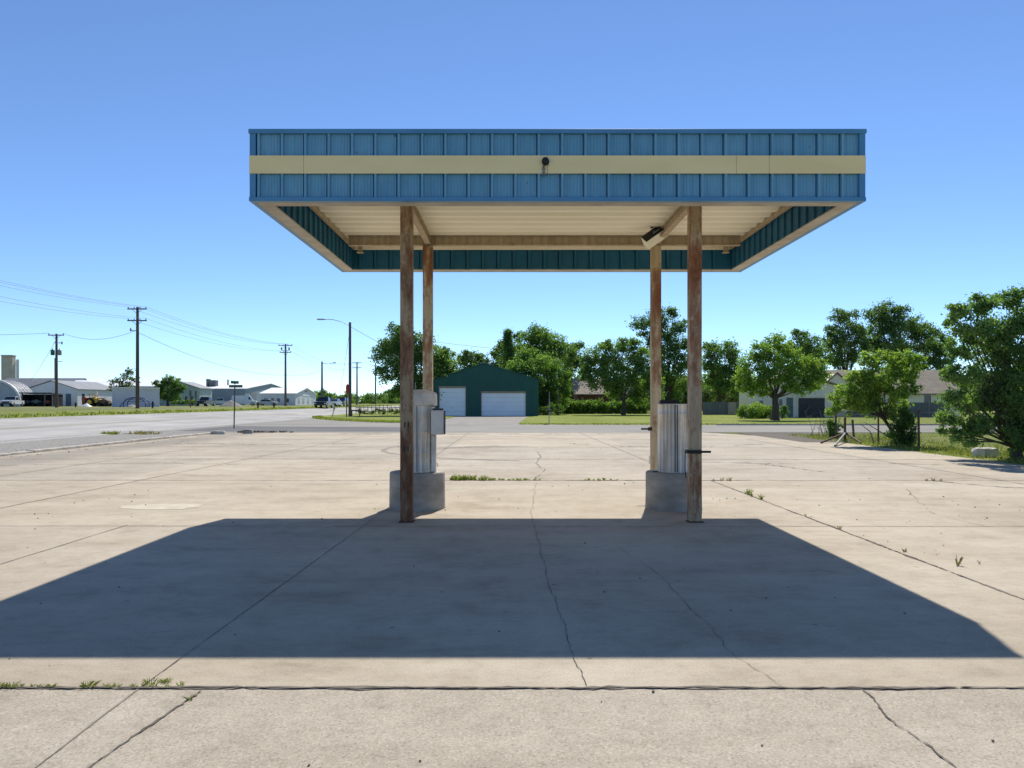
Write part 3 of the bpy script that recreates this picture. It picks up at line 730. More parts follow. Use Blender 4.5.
tree('shade_tree', 'bushy light green tree hanging low beside the shed wall', 'tree', 99, 547, 400,
     [(530, 359, 11), (516, 368, 9), (546, 366, 13), (533, 377, 13), (556, 377, 12), (563, 389, 9), (545, 392, 13), (531, 398, 10), (556, 402, 10), (541, 408, 9), (526, 387, 8), (565, 375, 7), (506, 374, 6)], .27, 2.0, 'mid', .3, 15, group=G1)
tree('shade_tree', 'narrow blackish tree between the bushy tree and the lone lawn tree', 'tree', 120, 572, 398,
     [(567, 352, 8), (577, 349, 8), (570, 365, 9), (580, 362, 7), (574, 379, 9), (567, 392, 8), (579, 392, 8)], .32, 2.4, 'deep', .35, 16, group=G1)
tree('shade_tree', 'broad round tree standing alone on the lawn before the hedge', 'tree', 95, 623.5, 396,
     [(600, 353, 11), (617, 348, 9), (633, 346, 8), (645, 356, 10), (592, 366, 11), (610, 366, 13), (630, 364, 13), (649, 372, 11), (601, 381, 12), (620, 381, 13), (639, 384, 12), (653, 388, 10), (586, 361, 6), (588, 376, 7), (612, 392, 8), (640, 397, 9), (656, 398, 7), (583, 372, 4), (607, 343, 4), (623, 341, 4)], .26, 2.0, 'mid', .26, 17, group=G1)
tree('shade_tree', 'tall thin topped tree rising behind the two grey and tan posts', 'tree', 122, 668, 392,
     [(640, 323, 8), (653, 321, 9), (668, 316, 8), (673, 312, 4), (681, 326, 8), (661, 332, 11), (676, 341, 11), (688, 345, 7), (661, 350, 12), (678, 358, 11), (650, 345, 7), (668, 372, 13), (687, 370, 8), (655, 380, 10), (678, 388, 11), (665, 396, 9), (643, 334, 5)], .34, 1.7, 'dark', .5, 18, group=G1)
tree('shade_tree', 'pale rounded tree above the grey metal fence panels', 'tree', 103, 720, 397,
     [(715, 352, 10), (708, 362, 8), (728, 350, 9), (721, 364, 12), (737, 360, 9), (712, 378, 10), (729, 377, 11), (742, 374, 8), (720, 389, 9), (738, 389, 8), (707, 345, 4)], .29, 1.9, 'mid', .35, 19, group=G1)
tree('shade_tree', 'greyish feathery shrub tree low behind the grey metal fence', 'tree', 112, 712, 408,
     [(708, 395, 7), (718, 397, 7), (728, 397, 6), (700, 398, 6), (736, 399, 6)], .26, 1.6, 'grey', .2, 20, group=G1)
tree('shade_tree', 'spreading yard tree with thick dark forked trunk near the street', 'tree', 68, 775, 396,
     [(761, 351, 9), (774, 343, 9), (789, 349, 10), (751, 362, 10), (767, 362, 12), (785, 363, 12), (803, 366, 11), (818, 366, 9), (744, 377, 9), (757, 379, 11), (773, 377, 10), (795, 378, 11), (812, 379, 9), (822, 377, 7), (750, 390, 8), (763, 391, 7), (803, 388, 8), (790, 388, 6), (815, 388, 5), (742, 388, 6)], .21, 1.9, 'lime', .34, 21, group=G1)
tree('shade_tree', 'dark green tree peeping over the spreading yard tree', 'tree', 108, 805, 392,
     [(801, 339, 8), (796, 333, 4), (812, 347, 10), (800, 353, 10), (823, 354, 8), (814, 363, 10), (790, 348, 6)], .3, 2.0, 'dark', .4, 22, group=G1)
tree('shade_tree', 'tall blackish tree over the house roof, notched crown on the street side', 'tree', 112, 846, 385,
     [(838, 315, 8), (848, 318, 9), (832, 330, 8), (846, 333, 11), (857, 330, 9), (838, 345, 10), (852, 350, 12), (826, 343, 7), (862, 345, 9), (845, 362, 10), (833, 360, 8)], .32, 1.7, 'deep', .5, 23, group=G1)
tree('shade_tree', 'widest blackish tree over the house roof, dense rounded crown', 'tree', 118, 905, 385,
     [(876, 314, 9), (887, 311, 9), (898, 314, 9), (880, 327, 12), (900, 328, 12), (913, 326, 10), (925, 331, 10), (936, 340, 9), (890, 343, 13), (911, 343, 13), (930, 350, 11), (945, 348, 8), (876, 348, 10), (899, 358, 12), (922, 362, 11), (940, 364, 9), (868, 338, 7), (950, 358, 7)], .32, 2.0, 'deep', .6, 24, group=G1)
tree('shade_tree', 'leafy shrub tree behind the evergreen at the edge of the shed', 'tree', 128, 503, 392,
     [(497, 366, 7), (508, 364, 8), (500, 378, 9), (515, 380, 8), (497, 354, 6), (503, 346, 6), (514, 347, 6), (517, 338, 5), (501, 356, 7)], .34, 2.0, 'dark', .3, 25, group=G1)
tree('lot_tree', 'small lime green tree leaning over the wire fence at the lot edge', 'tree', 28.4, 904, 415,
     [(869, 362, 10), (886, 356, 9), (903, 359, 10), (917, 364, 8), (857, 379, 10), (873, 377, 12), (891, 374, 12), (908, 376, 10), (846, 394, 10), (861, 396, 12), (878, 394, 12), (895, 391, 11), (838, 405, 7), (850, 409, 8), (866, 408, 9), (881, 409, 9), (912, 388, 8), (834, 398, 5), (899, 404, 8), (923, 358, 4), (890, 413, 6), (832, 412, 5), (868, 385, 11), (884, 384, 11), (855, 394, 9)], .115, 2.2, 'lime', .075, 31, lean=-.85)
tree('lot_tree', 'big dark bushy tree overhanging the lot behind the white concrete block', 'tree', 21.5, 1017, 445,
     [(953, 309, 6), (963, 313, 11), (984, 304, 13), (1006, 299, 12), (1026, 305, 16), (951, 322, 7), (974, 330, 16), (1000, 327, 17), (1022, 332, 18), (961, 348, 12), (985, 354, 18), (1012, 360, 20), (951, 372, 9), (968, 375, 15), (992, 384, 18), (1020, 390, 18), (952, 398, 11), (974, 403, 16), (998, 411, 16), (948, 417, 9), (962, 424, 12), (981, 425, 12), (1036, 415, 18), (1042, 350, 20), (944, 430, 6), (957, 437, 8), (969, 441, 7), (1014, 432, 10), (1062, 330, 24), (1070, 390, 26), (1060, 430, 18), (1018, 446, 7), (1000, 348, 14), (1035, 375, 18), (1085, 360, 26), (1008, 434, 10), (1022, 444, 9), (1012, 451, 6), (1030, 438, 12), (1004, 420, 10), (998, 396, 13), (1045, 450, 10), (1018, 425, 13)], .095, 2.4, 'bush', .16, 32)
tree('yard_tree', 'thin leaved small tree over the lavender outbuilding', 'tree', 150, 125, 396,
     [(113, 383, 4), (120, 380, 5), (129, 376, 6), (136, 380, 4), (126, 386, 6), (133, 388, 5), (110, 389, 3), (118, 388, 4), (128, 371, 3)], .38, 1.0, 'grey', .15, 33)
tree('yard_tree', 'round dark green tree between lavender outbuilding and pale green gabled building', 'tree', 150, 168, 399,
     [(160, 384, 6), (168, 380, 6), (176, 383, 6), (158, 391, 5), (168, 389, 8), (178, 391, 6), (164, 397, 5), (174, 397, 6), (181, 387, 4)], .36, 2.4, 'dark', .25, 34)
# spruce by the shed
def conifer(name, label, d, px, top, bot, half, seed, s=.3):
    r = random.Random(seed); bx = PX(px, d)
    t = empty(name, (bx, d, 0), label, 'tree', G1)
    zt, zl = PZ(top, d), PZ(bot, d); W = half / F * d
    tb = MB(); tb.tube([(bx, d, -.05), (bx, d, zl * .6), (bx, d, zt)], [.3, .22, .03], 8)
    cb = MB(); z = zl
    while z < zt - .1:
        u = (z - zl) / (zt - zl); rad = W * (1 - u) ** 1.05 + .08
        for k in range(7):
            a = r.uniform(0, 6.283); l = rad * r.uniform(.65, 1.15); e = Vector((math.cos(a) * l, math.sin(a) * l, -.12 * l))
            tb.tube([(bx, d, z), (bx + e.x, d + e.y, z + e.z)], [.04, .01], 4, cap=False)
            for _ in range(46):
                q = r.uniform(.1, 1.1); p = Vector((bx, d, z)) + e * q + Vector((r.gauss(0, .24), r.gauss(0, .24), r.gauss(0, .16) - .1))
                leaf(cb, p, (rand_dir(r) + Vector((0, 0, .7))).normalized(), s, r.random(), r, .4)
        z += .48 * (1 - .4 * u)
    tb.build('trunk', M['bark'], t); cb.build('crown', LM['dark'], t)
conifer('spruce_tree', 'dark pointed spruce rising behind the green shed roof', 108, 508, 329, 372, 17, 41)
# bare tree
r = random.Random(5); mb = MB(); d = 104; bx = PX(488, d)
mb.tube([(bx, d, 0), (bx + .1, d, 5), (bx - .1, d, 8.4)], [.16, .1, .02], 6)
for k in range(16):
    z = r.uniform(4.2, 8.0); a = r.uniform(0, 6.28); l = (9 - z) * r.uniform(.25, .5)
    p = Vector((bx, d, z)); q = p + Vector((math.cos(a) * l, math.sin(a) * l, l * .9)); mb.tube([p, q], [.045, .012], 4, cap=False)
    for _ in range(3): 
        m = p + (q - p) * r.uniform(.3, .9); mb.tube([m, m + Vector((r.uniform(-.6, .6), r.uniform(-.6, .6), r.uniform(.3, .7)))], [.02, .006], 3, cap=False)
solo(mb, 'bare_tree', M['bark_dead'], 'leafless grey tree just above the green shed ridge', 'tree', (bx, d, 0), G1)

# hedges and shrubs
def shrub(name, label, cat, d, lobes_px, s, cover, leafm, seed, group=None):
    r = random.Random(seed); lobes = []
    for q in lobes_px:
        rad = q[2] / F * d; dd = d + r.uniform(-.7, .7) * rad
        lobes.append((Vector((PX(q[0], dd), dd, PZ(q[1], dd))), rad))
    bx = sum(l[0].x for l in lobes) / len(lobes); b = Vector((bx, d, gz(bx)))
    t = empty(name, b, label, cat, group)
    for c, rad in lobes[::2]:
        st = MB(); st.tube([(c.x, c.y, b.z - .03), (c.x + .1 * rad, c.y, c.z)], [.05 + .02 * rad, .02], 5, cap=False); st.build('stem', M['bark'], t)
    cb = MB(); crown(cb, lobes, s, cover, r); cb.build('foliage', LM[leafm], t)
    return t
shrub('clipped_hedge', 'long green hedge in front of the brick house', 'hedge', 104, [(x, 406 + rng.uniform(-1.5, 1), 6.0) for x in range(568, 648, 6)] + [(x, 411, 5) for x in range(566, 648, 7)], .24, 2.4, 'mid', 51)
shrub('yard_shrub', 'bright yellow green shrub beside the thick forked tree trunk', 'shrub', 74.5, [(745, 411, 7), (755, 409, 7), (765, 410, 7), (750, 415, 6), (761, 415, 7), (771, 414, 6), (740, 414, 4)], .16, 2.2, 'lime', 52)
shrub('yard_shrub', 'small dark shrub just behind the thick forked tree trunk', 'shrub', 72, [(782, 414, 5), (784, 409, 4)], .16, 2.0, 'dark', 53)
shrub('lot_shrub', 'dense dark conical shrub at the foot of the leaning lime tree', 'shrub', 28, [(903, 412, 7), (908, 420, 8), (898, 424, 8), (905, 431, 9), (896, 437, 8), (910, 437, 8), (903, 442, 9), (912, 426, 5)], .09, 2.4, 'dark', 54)
shrub('lot_shrub', 'small dark bush at the bare soil by the pipe tripod', 'shrub', 34, [(833, 428, 6), (836, 433, 6), (830, 422, 4), (840, 427, 4)], .11, 2.0, 'dark', 55)
shrub('yard_shrub', 'dark low shrub beside the green shed corner', 'shrub', 92, [(543, 410, 5), (550, 407, 5), (558, 409, 5)], .2, 2.0, 'dark', 56)
shrub('roadside_shrub', 'scrubby weeds tangled along the low picket fence', 'shrub', 96, [(x, 411 + rng.uniform(-1, 1.5), 3.2) for x in range(360, 434, 6)], .16, 1.5, 'grey', 57)
shrub('yard_shrub', 'low hedge along the front of the pale green gabled building', 'hedge', 158, [(x, 402, 2.6) for x in range(173, 196, 4)], .3, 2.2, 'mid', 58)
# far tree line beyond the highway
r = random.Random(77); cb = MB(); lobes = []
for k in range(150):
    x = r.uniform(-260, -32); dd = r.uniform(330, 420); lobes.append((Vector((x, dd, .8 + r.uniform(.5, 3.2))), r.uniform(1.8, 4.2)))
for k in range(300):
    x = r.uniform(-10, 170); dd = r.uniform(138, 165); lobes.append((Vector((x, dd, r.uniform(.5, 5.2))), r.uniform(1.6, 3.0)))
crown(cb, lobes, .95, 1.6, r); tag(cb.build('far_wood', LM['dark']), 'distant band of dark trees along the horizon behind the houses and the highway', 'trees', None, 'stuff')

# weeds in the cracks
def blades(mb, x, y, z, n, rad, h, r, lean=.5, w=.008):
    for _ in range(n):
        a = r.uniform(0, 6.283); q = rad * math.sqrt(r.random()); p = Vector((x + q * math.cos(a), y + q * math.sin(a), z))
        hh = h * r.uniform(.4, 1.15); d = Vector((math.cos(a), math.sin(a), 0)) * hh * r.uniform(.1, lean) ; s = Vector((-math.sin(a), math.cos(a), 0)) * w * r.uniform(.6, 1.3)
        i = len(mb.v); m = p + d * .4 + Vector((0, 0, hh * .6)); t = p + d + Vector((0, 0, hh * r.uniform(.75, 1)))
        mb.v += [p - s, p + s, m + s * .7, t, m - s * .7]; mb.f.append((i, i + 1, i + 2, i + 3, i + 4)); mb.smooth.append(False); mb.tint.append(r.random())
def weed(pts, n, rad, h, label, seed, mm='blade', lean=.6, w=.008, leafy=0):
    r = random.Random(seed)
    for (x, y) in pts:
        mb = MB(); k = r.uniform(.5, 1.3)
        blades(mb, x, y, 0, int(n * k) + 2, rad * k * min(1, n * k / 42), h * k, r, lean, w)
        for _ in range(int(leafy * k)):
            p = Vector((x + max(-rad * .4, min(rad * .4, r.gauss(0, rad * .3))), y + r.gauss(0, rad * .3), abs(r.gauss(h * .35, h * .2)))); leaf(mb, p, (rand_dir(r) + Vector((0, 0, .8))).normalized(), w * 4.0, r.random(), r)
        solo(mb, 'weed_tuft', M[mm], label, 'weed', (x, y, 0), label + ', one joint' if len(pts) > 1 else None)
rr = random.Random(99)
def line(x0, x1, y, n, jit=.03): return [(x0 + (x1 - x0) * (k + rr.random()) / n, y + rr.gauss(0, jit)) for k in range(n)]
weed(line(-1.28, -.45, 15.75, 13), 26, .08, .105, 'green weed tuft in the tallest row beside the capped drum plinth', 1, leafy=16)
weed(line(-.45, .62, 15.73, 14), 18, .08, .05, 'low green weed tuft in the row midway between the two plinths', 2, leafy=8)
weed(line(1.45, 2.15, 15.7, 7), 10, .08, .055, 'sparse weed tuft in the row beside the open drum plinth', 3, leafy=4)
weed(line(-2.95, -2.55, 4.31, 9, .012), 26, .04, .026, 'low grass tuft in the nearest joint, farthest from the posts', 4, w=.0018, leafy=12, lean=1.3)
weed(line(-2.42, -2.08, 4.31, 7, .012), 22, .035, .030, 'spiky spreading weed in the nearest joint between two grass tufts', 5, w=.0016, leafy=12, lean=1.6)
weed(line(-2.06, -1.86, 4.35, 5, .03), 34, .035, .034, 'fresh green tuft where the long joint meets the nearest joint', 6, w=.0018, leafy=16, lean=1.2)
weed([(-1.73, 4.13)], 26, .03, .04, 'tiny weed in the jagged crack of the front slab', 7, w=.0016, leafy=8, lean=1.2)
weed(line(4.06, 4.12, 13.2, 4, .25), 20, .06, .11, 'tallest weed tuft in the long joint beyond the grey post', 8, leafy=10, w=.005)
weed([(4.12, 10.8)], 16, .06, .045, 'flat dry weed scrap in the long joint, farther of two', 9, 'drygrass', w=.004)
weed([(4.13, 9.7)], 16, .06, .045, 'flat dry weed scrap in the long joint, nearer of two', 19, 'drygrass', w=.004)
weed([(4.19, 8.2)], 16, .05, .05, 'small dry weed clump in the long joint outside the shadow edge', 10, 'drygrass', w=.003)
weed([(4.36, 7.52)], 14, .05, .12, 'lone upright thistle beside the long joint near the shadow corner', 11, 'drygrass', leafy=10, w=.003)
weed([(4.62, 7.6)], 9, .05, .06, 'thin dry sprig next to the upright thistle', 12, 'drygrass', w=.0025)
weed([(8.4, 15.6), (8.55, 15.6), (8.7, 15.6)], 18, .1, .08, 'dry weed clump in the far cross joint towards the white concrete block', 13, 'drygrass', w=.005)
weed([(4.1, 15.6), (4.25, 15.6), (4.4, 15.6)], 18, .1, .09, 'dry weed clump where the long joint meets the cross joint', 14, 'drygrass', w=.005)
weed([(-19.3, 36.8), (-19.5, 36.9), (-19.1, 36.7)], 60, .25, .20, 'rounded green weed clump on the gravel beside the highway edge', 15, w=.015, leafy=20)
weed([(-18.7, 37.4), (-18.3, 37.7), (-18.0, 37.5), (-17.6, 37.9)], 50, .32, .18, 'brownish weed tuft on the gravel next to the green clump', 16, 'drygrass', w=.015)
weed([(-20.3, 36.6), (-20.1, 36.8)], 40, .2, .11, 'small dark weed scraps on the gravel edge before the green clump', 17, w=.015)
weed(line(-14.6, -11.3, 40.4, 12, .15), 30, .3, .12, 'dead brush tuft at the broken end of the curb', 18, 'deadbrush', w=.015)
# grass along the weedy strip and the lawn edges (nobody could count it)
r = random.Random(3); mb = MB()
for _ in range(1700):
    x = 13.0 + abs(r.gauss(0, 2.2)); y = r.uniform(15, 37)
    if x < 14 and r.random() < .35: continue
    blades(mb, x, y, 0, 7, .22, r.uniform(.04, .16), r, .9, .010)
for _ in range(900):
    x = r.uniform(.7, 40); blades(mb, x, 52.9 - .05 * min(x, 30) + abs(r.gauss(0, .8)) + 1.2, 0, 5, .25, .13, r, .7, .03)
for _ in range(900):
    x = r.uniform(-19.8, -6.4); y = isl(x) + abs(r.gauss(0, 1.2)) + .1; blades(mb, x, y, gz(x), 5, .25, .18, r, .7, .035)
for _ in range(900):
    y = r.uniform(40, 190); x = -29.7 - abs(r.gauss(0, 1.2)); blades(mb, x, y, gz(x), 5, .3, .2, r, .7, .05)
tag(mb.build('grass', M['blade']), 'short grass blades along the lawn edges and the weedy strip', 'grass', None, 'stuff')
r = random.Random(8); mb = MB()
for _ in range(260):
    x = r.uniform(-9, 8); y = r.uniform(2.6, 15) if r.random() < .7 else r.uniform(15, 34); s = r.uniform(.003, .0095) * (1 if y < 10 else 1.5)
    a = r.uniform(0, 6.28); n = r.randint(4, 6); pts = [(x + s * r.uniform(.5, 1.3) * math.cos(a + 6.283 * k / n), y + s * r.uniform(.5, 1.3) * math.sin(a + 6.283 * k / n)) for k in range(n)]
    mb.prism(pts, lambda u, v, q: (u, v, q), .003, .004 + s * r.uniform(.2, .9))
tag(mb.build('debris', mat('leaf_litter', (.20, .16, .11), (.04, .032, .025), 1.7, .9)), 'scattered dark grit and leaf scraps on the concrete', 'litter', None, 'stuff')
r = random.Random(18); mb = MB()
for _ in range(700):
    x = r.uniform(-18.8, -15.5) if r.random() < .85 else -15 + abs(r.gauss(0, .8)); y = r.uniform(20, 40); s = r.uniform(.012, .032)
    mm = Matrix.Translation((x, y, s * .3)) @ Matrix.Rotation(r.uniform(0, 6), 4, 'Z'); mb.bevbox(-s, s, -s * .7, s * .7, -s * .5, s * .5, s * .25, mm)
tag(mb.build('loose_gravel', M['stone']), 'loose pale gravel stones strewn along the curb', 'gravel', None, 'stuff')

# ------------------------------------------------------------------ lot edge, right side
def chunk(x, y, sx, sy, sz, label, seed, m='stone', rz=.2):
    r = random.Random(seed); vs = []; n = 9
    for z, k in ((0, 1), (sz * .55, 1.03), (sz * .9, .88), (sz, .6)):
        for i in range(n):
            a = 2 * math.pi * i / n; c, s_ = math.cos(a), math.sin(a)
            q = k * (1 + r.uniform(-.08, .08)); sq = max(abs(c), abs(s_)) ** .75
            px_, py_ = c / sq * sx * q, s_ / sq * sy * q
            vs.append((x + px_ * math.cos(rz) - py_ * math.sin(rz), y + px_ * math.sin(rz) + py_ * math.cos(rz), z + (r.uniform(-.02, .02) if z else 0)))
    fs = [(i * n + k, i * n + (k + 1) % n, (i + 1) * n + (k + 1) % n, (i + 1) * n + k) for i in range(3) for k in range(n)] + [tuple(range(27, 36)), tuple(range(8, -1, -1))]
    mb = MB(); mb.add(vs, fs); return solo(mb, 'concrete_block', M[m], label, 'block', (x, y, 0))
chunk(13.75, 22.4, .33, .24, .27, 'pale weathered concrete block lying under the big bushy tree', 2)
chunk(-14.6, 38.2, .34, .22, .16, 'broken pale curb chunk lying by the street sign', 3, 'curb')
chunk(-13.4, 39.0, .25, .2, .22, 'grey curb chunk at the end of the dead brush', 4, 'plinth')
fe = empty('wire_fence', (14.2, 27, 0), 'sagging chain link fence with rusty pipe posts along the lot edge', 'fence')
fp = [(14.0, 33.2), (14.15, 29.7), (14.5, 27.4), (14.6, 24.3), (14.7, 21.2), (14.7, 18.0)]
for i, (x, y) in enumerate(fp):
    mb = MB(); mb.tube([(x, y, -.02), (x + rng.uniform(-.03, .03), y, 1.28)], .042 if i in (0, 2) else .034, 8); mb.lathe((x, y, 1.28), [(.045, 0), (.03, .03), (.005, .045)], 8); mb.build('post', M['pipe_rust'], fe)
mb = MB(); mb.tube([(x, y, 1.24) for x, y in fp], .018, 6); mb.build('top_rail', M['pipe'], fe)
mb = MB()
for (xa_, ya_), (xb_, yb_) in zip(fp, fp[1:]):
    L = math.hypot(xb_ - xa_, yb_ - ya_); n = int(L / .11)
    P = lambda u, z: Vector((xa_ + (xb_ - xa_) * u / L, ya_ + (yb_ - ya_) * u / L, z))
    for k in range(-11, n):
        for sgn in (0, 1):
            u0, u1 = k * .11, k * .11 + 1.16; z0, z1 = .04, 1.2
            if u0 < 0: z0 += -u0; u0 = 0
            if u1 > L: z1 -= u1 - L; u1 = L
            if z1 - z0 < .05: continue
            a, b = (P(u0, z0), P(u1, z1)) if not sgn else (P(u0, 1.24 - z0), P(u1, 1.24 - z1))
            mb.tube([a, b], .0022, 3, cap=False)
mb.build('wire_mesh', M['pipe'], fe)
tp = empty('pipe_tripod', (PX(845, 31), 31, 0), 'three rusty pipes propped against an upright post like a tripod', 'pipe frame')
ax, ay = PX(845, 31), 31.0
mb = MB(); mb.tube([(ax, ay, -.02), (ax, ay, .98)], .05, 8); mb.build('upright', M['pipe_rust'], tp)
for (px, py, d, mm) in ((821, 443.5, 29.7, 'pipe_rust'), (835, 446.8, 27.6, 'pipe'), (861, 444, 29.4, 'pipe_rust')):
    mb = MB(); mb.tube([(PX(px, d), d, .03), (ax, ay - .06, .36)], .04, 7); mb.build('leg', M[mm], tp)
fe2 = empty('corner_post', (PX(853, 33.5), 33.5, 0), 'leaning rusty fence post just behind the pipe tripod', 'post')
mb = MB(); mb.tube([(PX(854, 33.5), 33.5, -.02), (PX(852.5, 33.5), 33.5, .8)], .05, 8); mb.build('shaft', M['pipe_rust'], fe2)
mb = MB(); mb.lathe((PX(852.5, 33.5), 33.5, .8), [(.06, 0), (.055, .03), (.01, .05)], 8); mb.build('cap', M['pipe'], fe2)
# dead branches
mb = MB(); r = random.Random(4)
for k in range(16):
    x = PX(r.uniform(808, 835), 35); y = 35 + r.uniform(-.7, .7); p = Vector((x, y, 0)); q = p + Vector((r.uniform(-.4, .4), r.uniform(-.3, .3), r.uniform(.5, 1.3)))
    mb.tube([p, (p + q) / 2 + Vector((r.uniform(-.1, .1), 0, 0)), q], [.014, .01, .004], 4, cap=False)
    for _ in range(3):
        m = p + (q - p) * r.uniform(.3, .9); mb.tube([m, m + Vector((r.uniform(-.35, .35), r.uniform(-.2, .2), r.uniform(.1, .4)))], [.007, .003], 3, cap=False)
solo(mb, 'dead_bush', M['bark_dead'], 'leafless twiggy bush on bare soil beside the pipe tripod', 'bush', (PX(822, 35), 35, 0))
mb = MB(); mb.tube([(PX(874, 30), 30, 0), (PX(870, 30), 30, .45), (PX(862, 30), 30.2, .75)], [.03, .02, .012], 6); mb.tube([(PX(890, 30), 30, .2), (PX(878, 30), 30, .5), (PX(868, 30), 30.3, .8)], [.025, .02, .01], 6)
solo(mb, 'fallen_branch', M['bark_dead'], 'bent bare branches arching out of the leaning lime tree', 'branch', (PX(874, 30), 30, 0))

# ------------------------------------------------------------------ shed
SD = 88.0
sh = empty('green_shed', (-3.0, SD, 0), 'dark green metal gabled shed with two white overhead doors', 'shed')
sx0, sx1, ez, az, axx = PX(434, SD), PX(538.5, SD), 4.15, 6.05, PX(484, SD)
D2 = SD + 15
gab = [(sx0, 0), (sx1, 0), (sx1, ez), (axx, az), (sx0, ez)]
def front_wall(poly, holes, y, fn=None):
    """gable wall with rectangular door openings, cut into vertical strips"""
    mb = MB(); xs = sorted(set([p[0] for p in poly] + [h[0] for h in holes] + [h[1] for h in holes]))
    def topz(x):
        if x <= axx: return ez + (az - ez) * (x - sx0) / (axx - sx0)
        return az + (ez - az) * (x - axx) / (sx1 - axx)
    for a, b in zip(xs, xs[1:]):
        zb0 = 0
        for h in holes:
            if h[0] <= a and b <= h[1]: zb0 = h[2]
        mb.add([(a, y, zb0), (b, y, zb0), (b, y, topz(b)), (a, y, topz(a))], [(0, 1, 2, 3)])
    return mb
dA = (PX(438.8, SD), PX(466, SD), 3.2); dB = (PX(481, SD), PX(526, SD), 2.62)
mb = front_wall(gab, [dA, dB], SD)
x = sx0 + .1
while x < sx1 - .1:                                   # standing ribs of the sheet
    tz = ez + (az - ez) * (x - sx0) / (axx - sx0) if x < axx else az + (ez - az) * (x - axx) / (sx1 - axx)
    zb0 = 0
    for h in (dA, dB):
        if h[0] - .06 <= x <= h[1] + .06: zb0 = h[2] + .25
    mb.box(x - .03, x + .03, SD - .03, SD - .002, zb0, tz - .06); x += .305
mb.add([(sx0, SD, 0), (sx0, D2, 0), (sx0, D2, ez), (sx0, SD, ez)], [(0, 1, 2, 3)]); mb.add([(sx1, SD, 0), (sx1, D2, 0), (sx1, D2, ez), (sx1, SD, ez)], [(0, 1, 2, 3)])
mb.add([(sx0, D2, 0), (sx1, D2, 0), (sx1, D2, ez), (axx, D2, az), (sx0, D2, ez)], [(0, 1, 2, 3, 4)])
mb.build('wall', M['shed'], sh)
mb = MB()
for (a, b) in (((sx0 - .12, ez), (axx, az + .03)), ((axx, az + .03), (sx1 + .12, ez))):
    mb.add([(a[0], SD - .15, a[1] + .03), (b[0], SD - .15, b[1] + .03), (b[0], D2 + .1, b[1] + .03), (a[0], D2 + .1, a[1] + .03), (a[0], SD - .15, a[1] - .09), (b[0], SD - .15, b[1] - .09), (b[0], D2 + .1, b[1] - .09), (a[0], D2 + .1, a[1] - .09)],
           [(0, 1, 2, 3), (4, 5, 6, 7), (0, 1, 5, 4), (2, 3, 7, 6), (0, 3, 7, 4), (1, 2, 6, 5)])
mb.build('roof', M['shed_trim'], sh)
for (a, b, h) in (dA, dB):
    mb = MB(); n = int(round(h / .53))
    for k in range(n): mb.bevbox(a + .06, b - .06, SD + .10, SD + .15, h * k / n + .004, h * (k + 1) / n - .004, .006)
    dd = mb.build('overhead_door', M['door_white'], sh)
    mb = MB(); mb.box(a, a + .058, SD - .035, SD + .12, 0, h); mb.box(b - .058, b, SD - .035, SD + .12, 0, h); mb.box(a, b, SD - .037, SD + .12, h + .001, h + .2); mb.build('door_frame', M['header'], dd)
mb = MB(); mb.box((dA[0] + dA[1]) / 2 - .1, (dA[0] + dA[1]) / 2 + .1, SD + .07, SD + .099, .9, .94); mb.build('handle', M['black'], sh)

# ------------------------------------------------------------------ houses beyond the street
def gable_house(name, label, cat, x0, x1, y0, y1, z, ez, rz, ridge, wm, rm, over=.35, group=None):
    """box walls under a gable roof; ridge 'x' or 'y'. Returns the thing and its roof."""
    t = empty(name, ((x0 + x1) / 2, (y0 + y1) / 2, z), label, cat, group)
    mb = MB()
    if ridge == 'x':
        ym = (y0 + y1) / 2; mb.prism([(y0, z), (y1, z), (y1, ez), (ym, rz), (y0, ez)], lambda u, v, d: (d, u, v), x0, x1)
        rf = MB(); k = (rz - ez) / (ym - y0)
        for s, ye in ((1, y0 - over), (-1, y1 + over)):
            e = ez - k * over + .04; rf.prism([(ye, e), (ym, rz + .04), (ym, rz + .18), (ye, e + .14)], lambda u, v, d: (d, u, v), x0 - over, x1 + over)
    else:
        xm = (x0 + x1) / 2; mb.prism([(x0, z), (x1, z), (x1, ez), (xm, rz), (x0, ez)], lambda u, v, d: (u, d, v), y0, y1)
        rf = MB(); k = (rz - ez) / (xm - x0)
        for xe in (x0 - over, x1 + over):
            e = ez - k * over + .04; rf.prism([(xe, e), (xm, rz + .04), (xm, rz + .18), (xe, e + .14)], lambda u, v, d: (u, d, v), y0 - over, y1 + over)
    mb.build('wall', wm, t); ro = rf.build('roof', rm, t)
    return t, ro
def window(t, x0, x1, y, z0, z1, fm='white', side=None):
    """window on a wall facing -y, or +x when side is given (then y is x and x0, x1 are y)"""
    f = MB(); g = MB(); w = .07
    def bx(mb, a, b, o0, o1, c, d):
        if side: mb.box(y - o0, y - o1, a, b, c, d)
        else: mb.box(a, b, y + o0, y + o1, c, d)
    bx(f, x0, x1, -.03, -.002, z0 - w, z0); bx(f, x0, x1, -.03, -.002, z1, z1 + w); bx(f, x0 - w, x0, -.03, -.002, z0 - w, z1 + w); bx(f, x1, x1 + w, -.03, -.002, z0 - w, z1 + w)
    fo = f.build('window', M[fm], t); bx(g, x0, x1, -.015, -.003, z0, z1); g.build('pane', M['glass'], fo); return fo
def door(t, x0, x1, y, z0, z1, m, name='door'):
    mb = MB(); mb.box(x0, x1, y - .04, y - .002, z0, z1); o = mb.build(name, m, t)
    h = MB(); h.box(x1 - .18, x1 - .1, y - .07, y - .041, (z0 + z1) / 2 - .05, (z0 + z1) / 2 + .05); h.build('handle', M['black'], o); return o
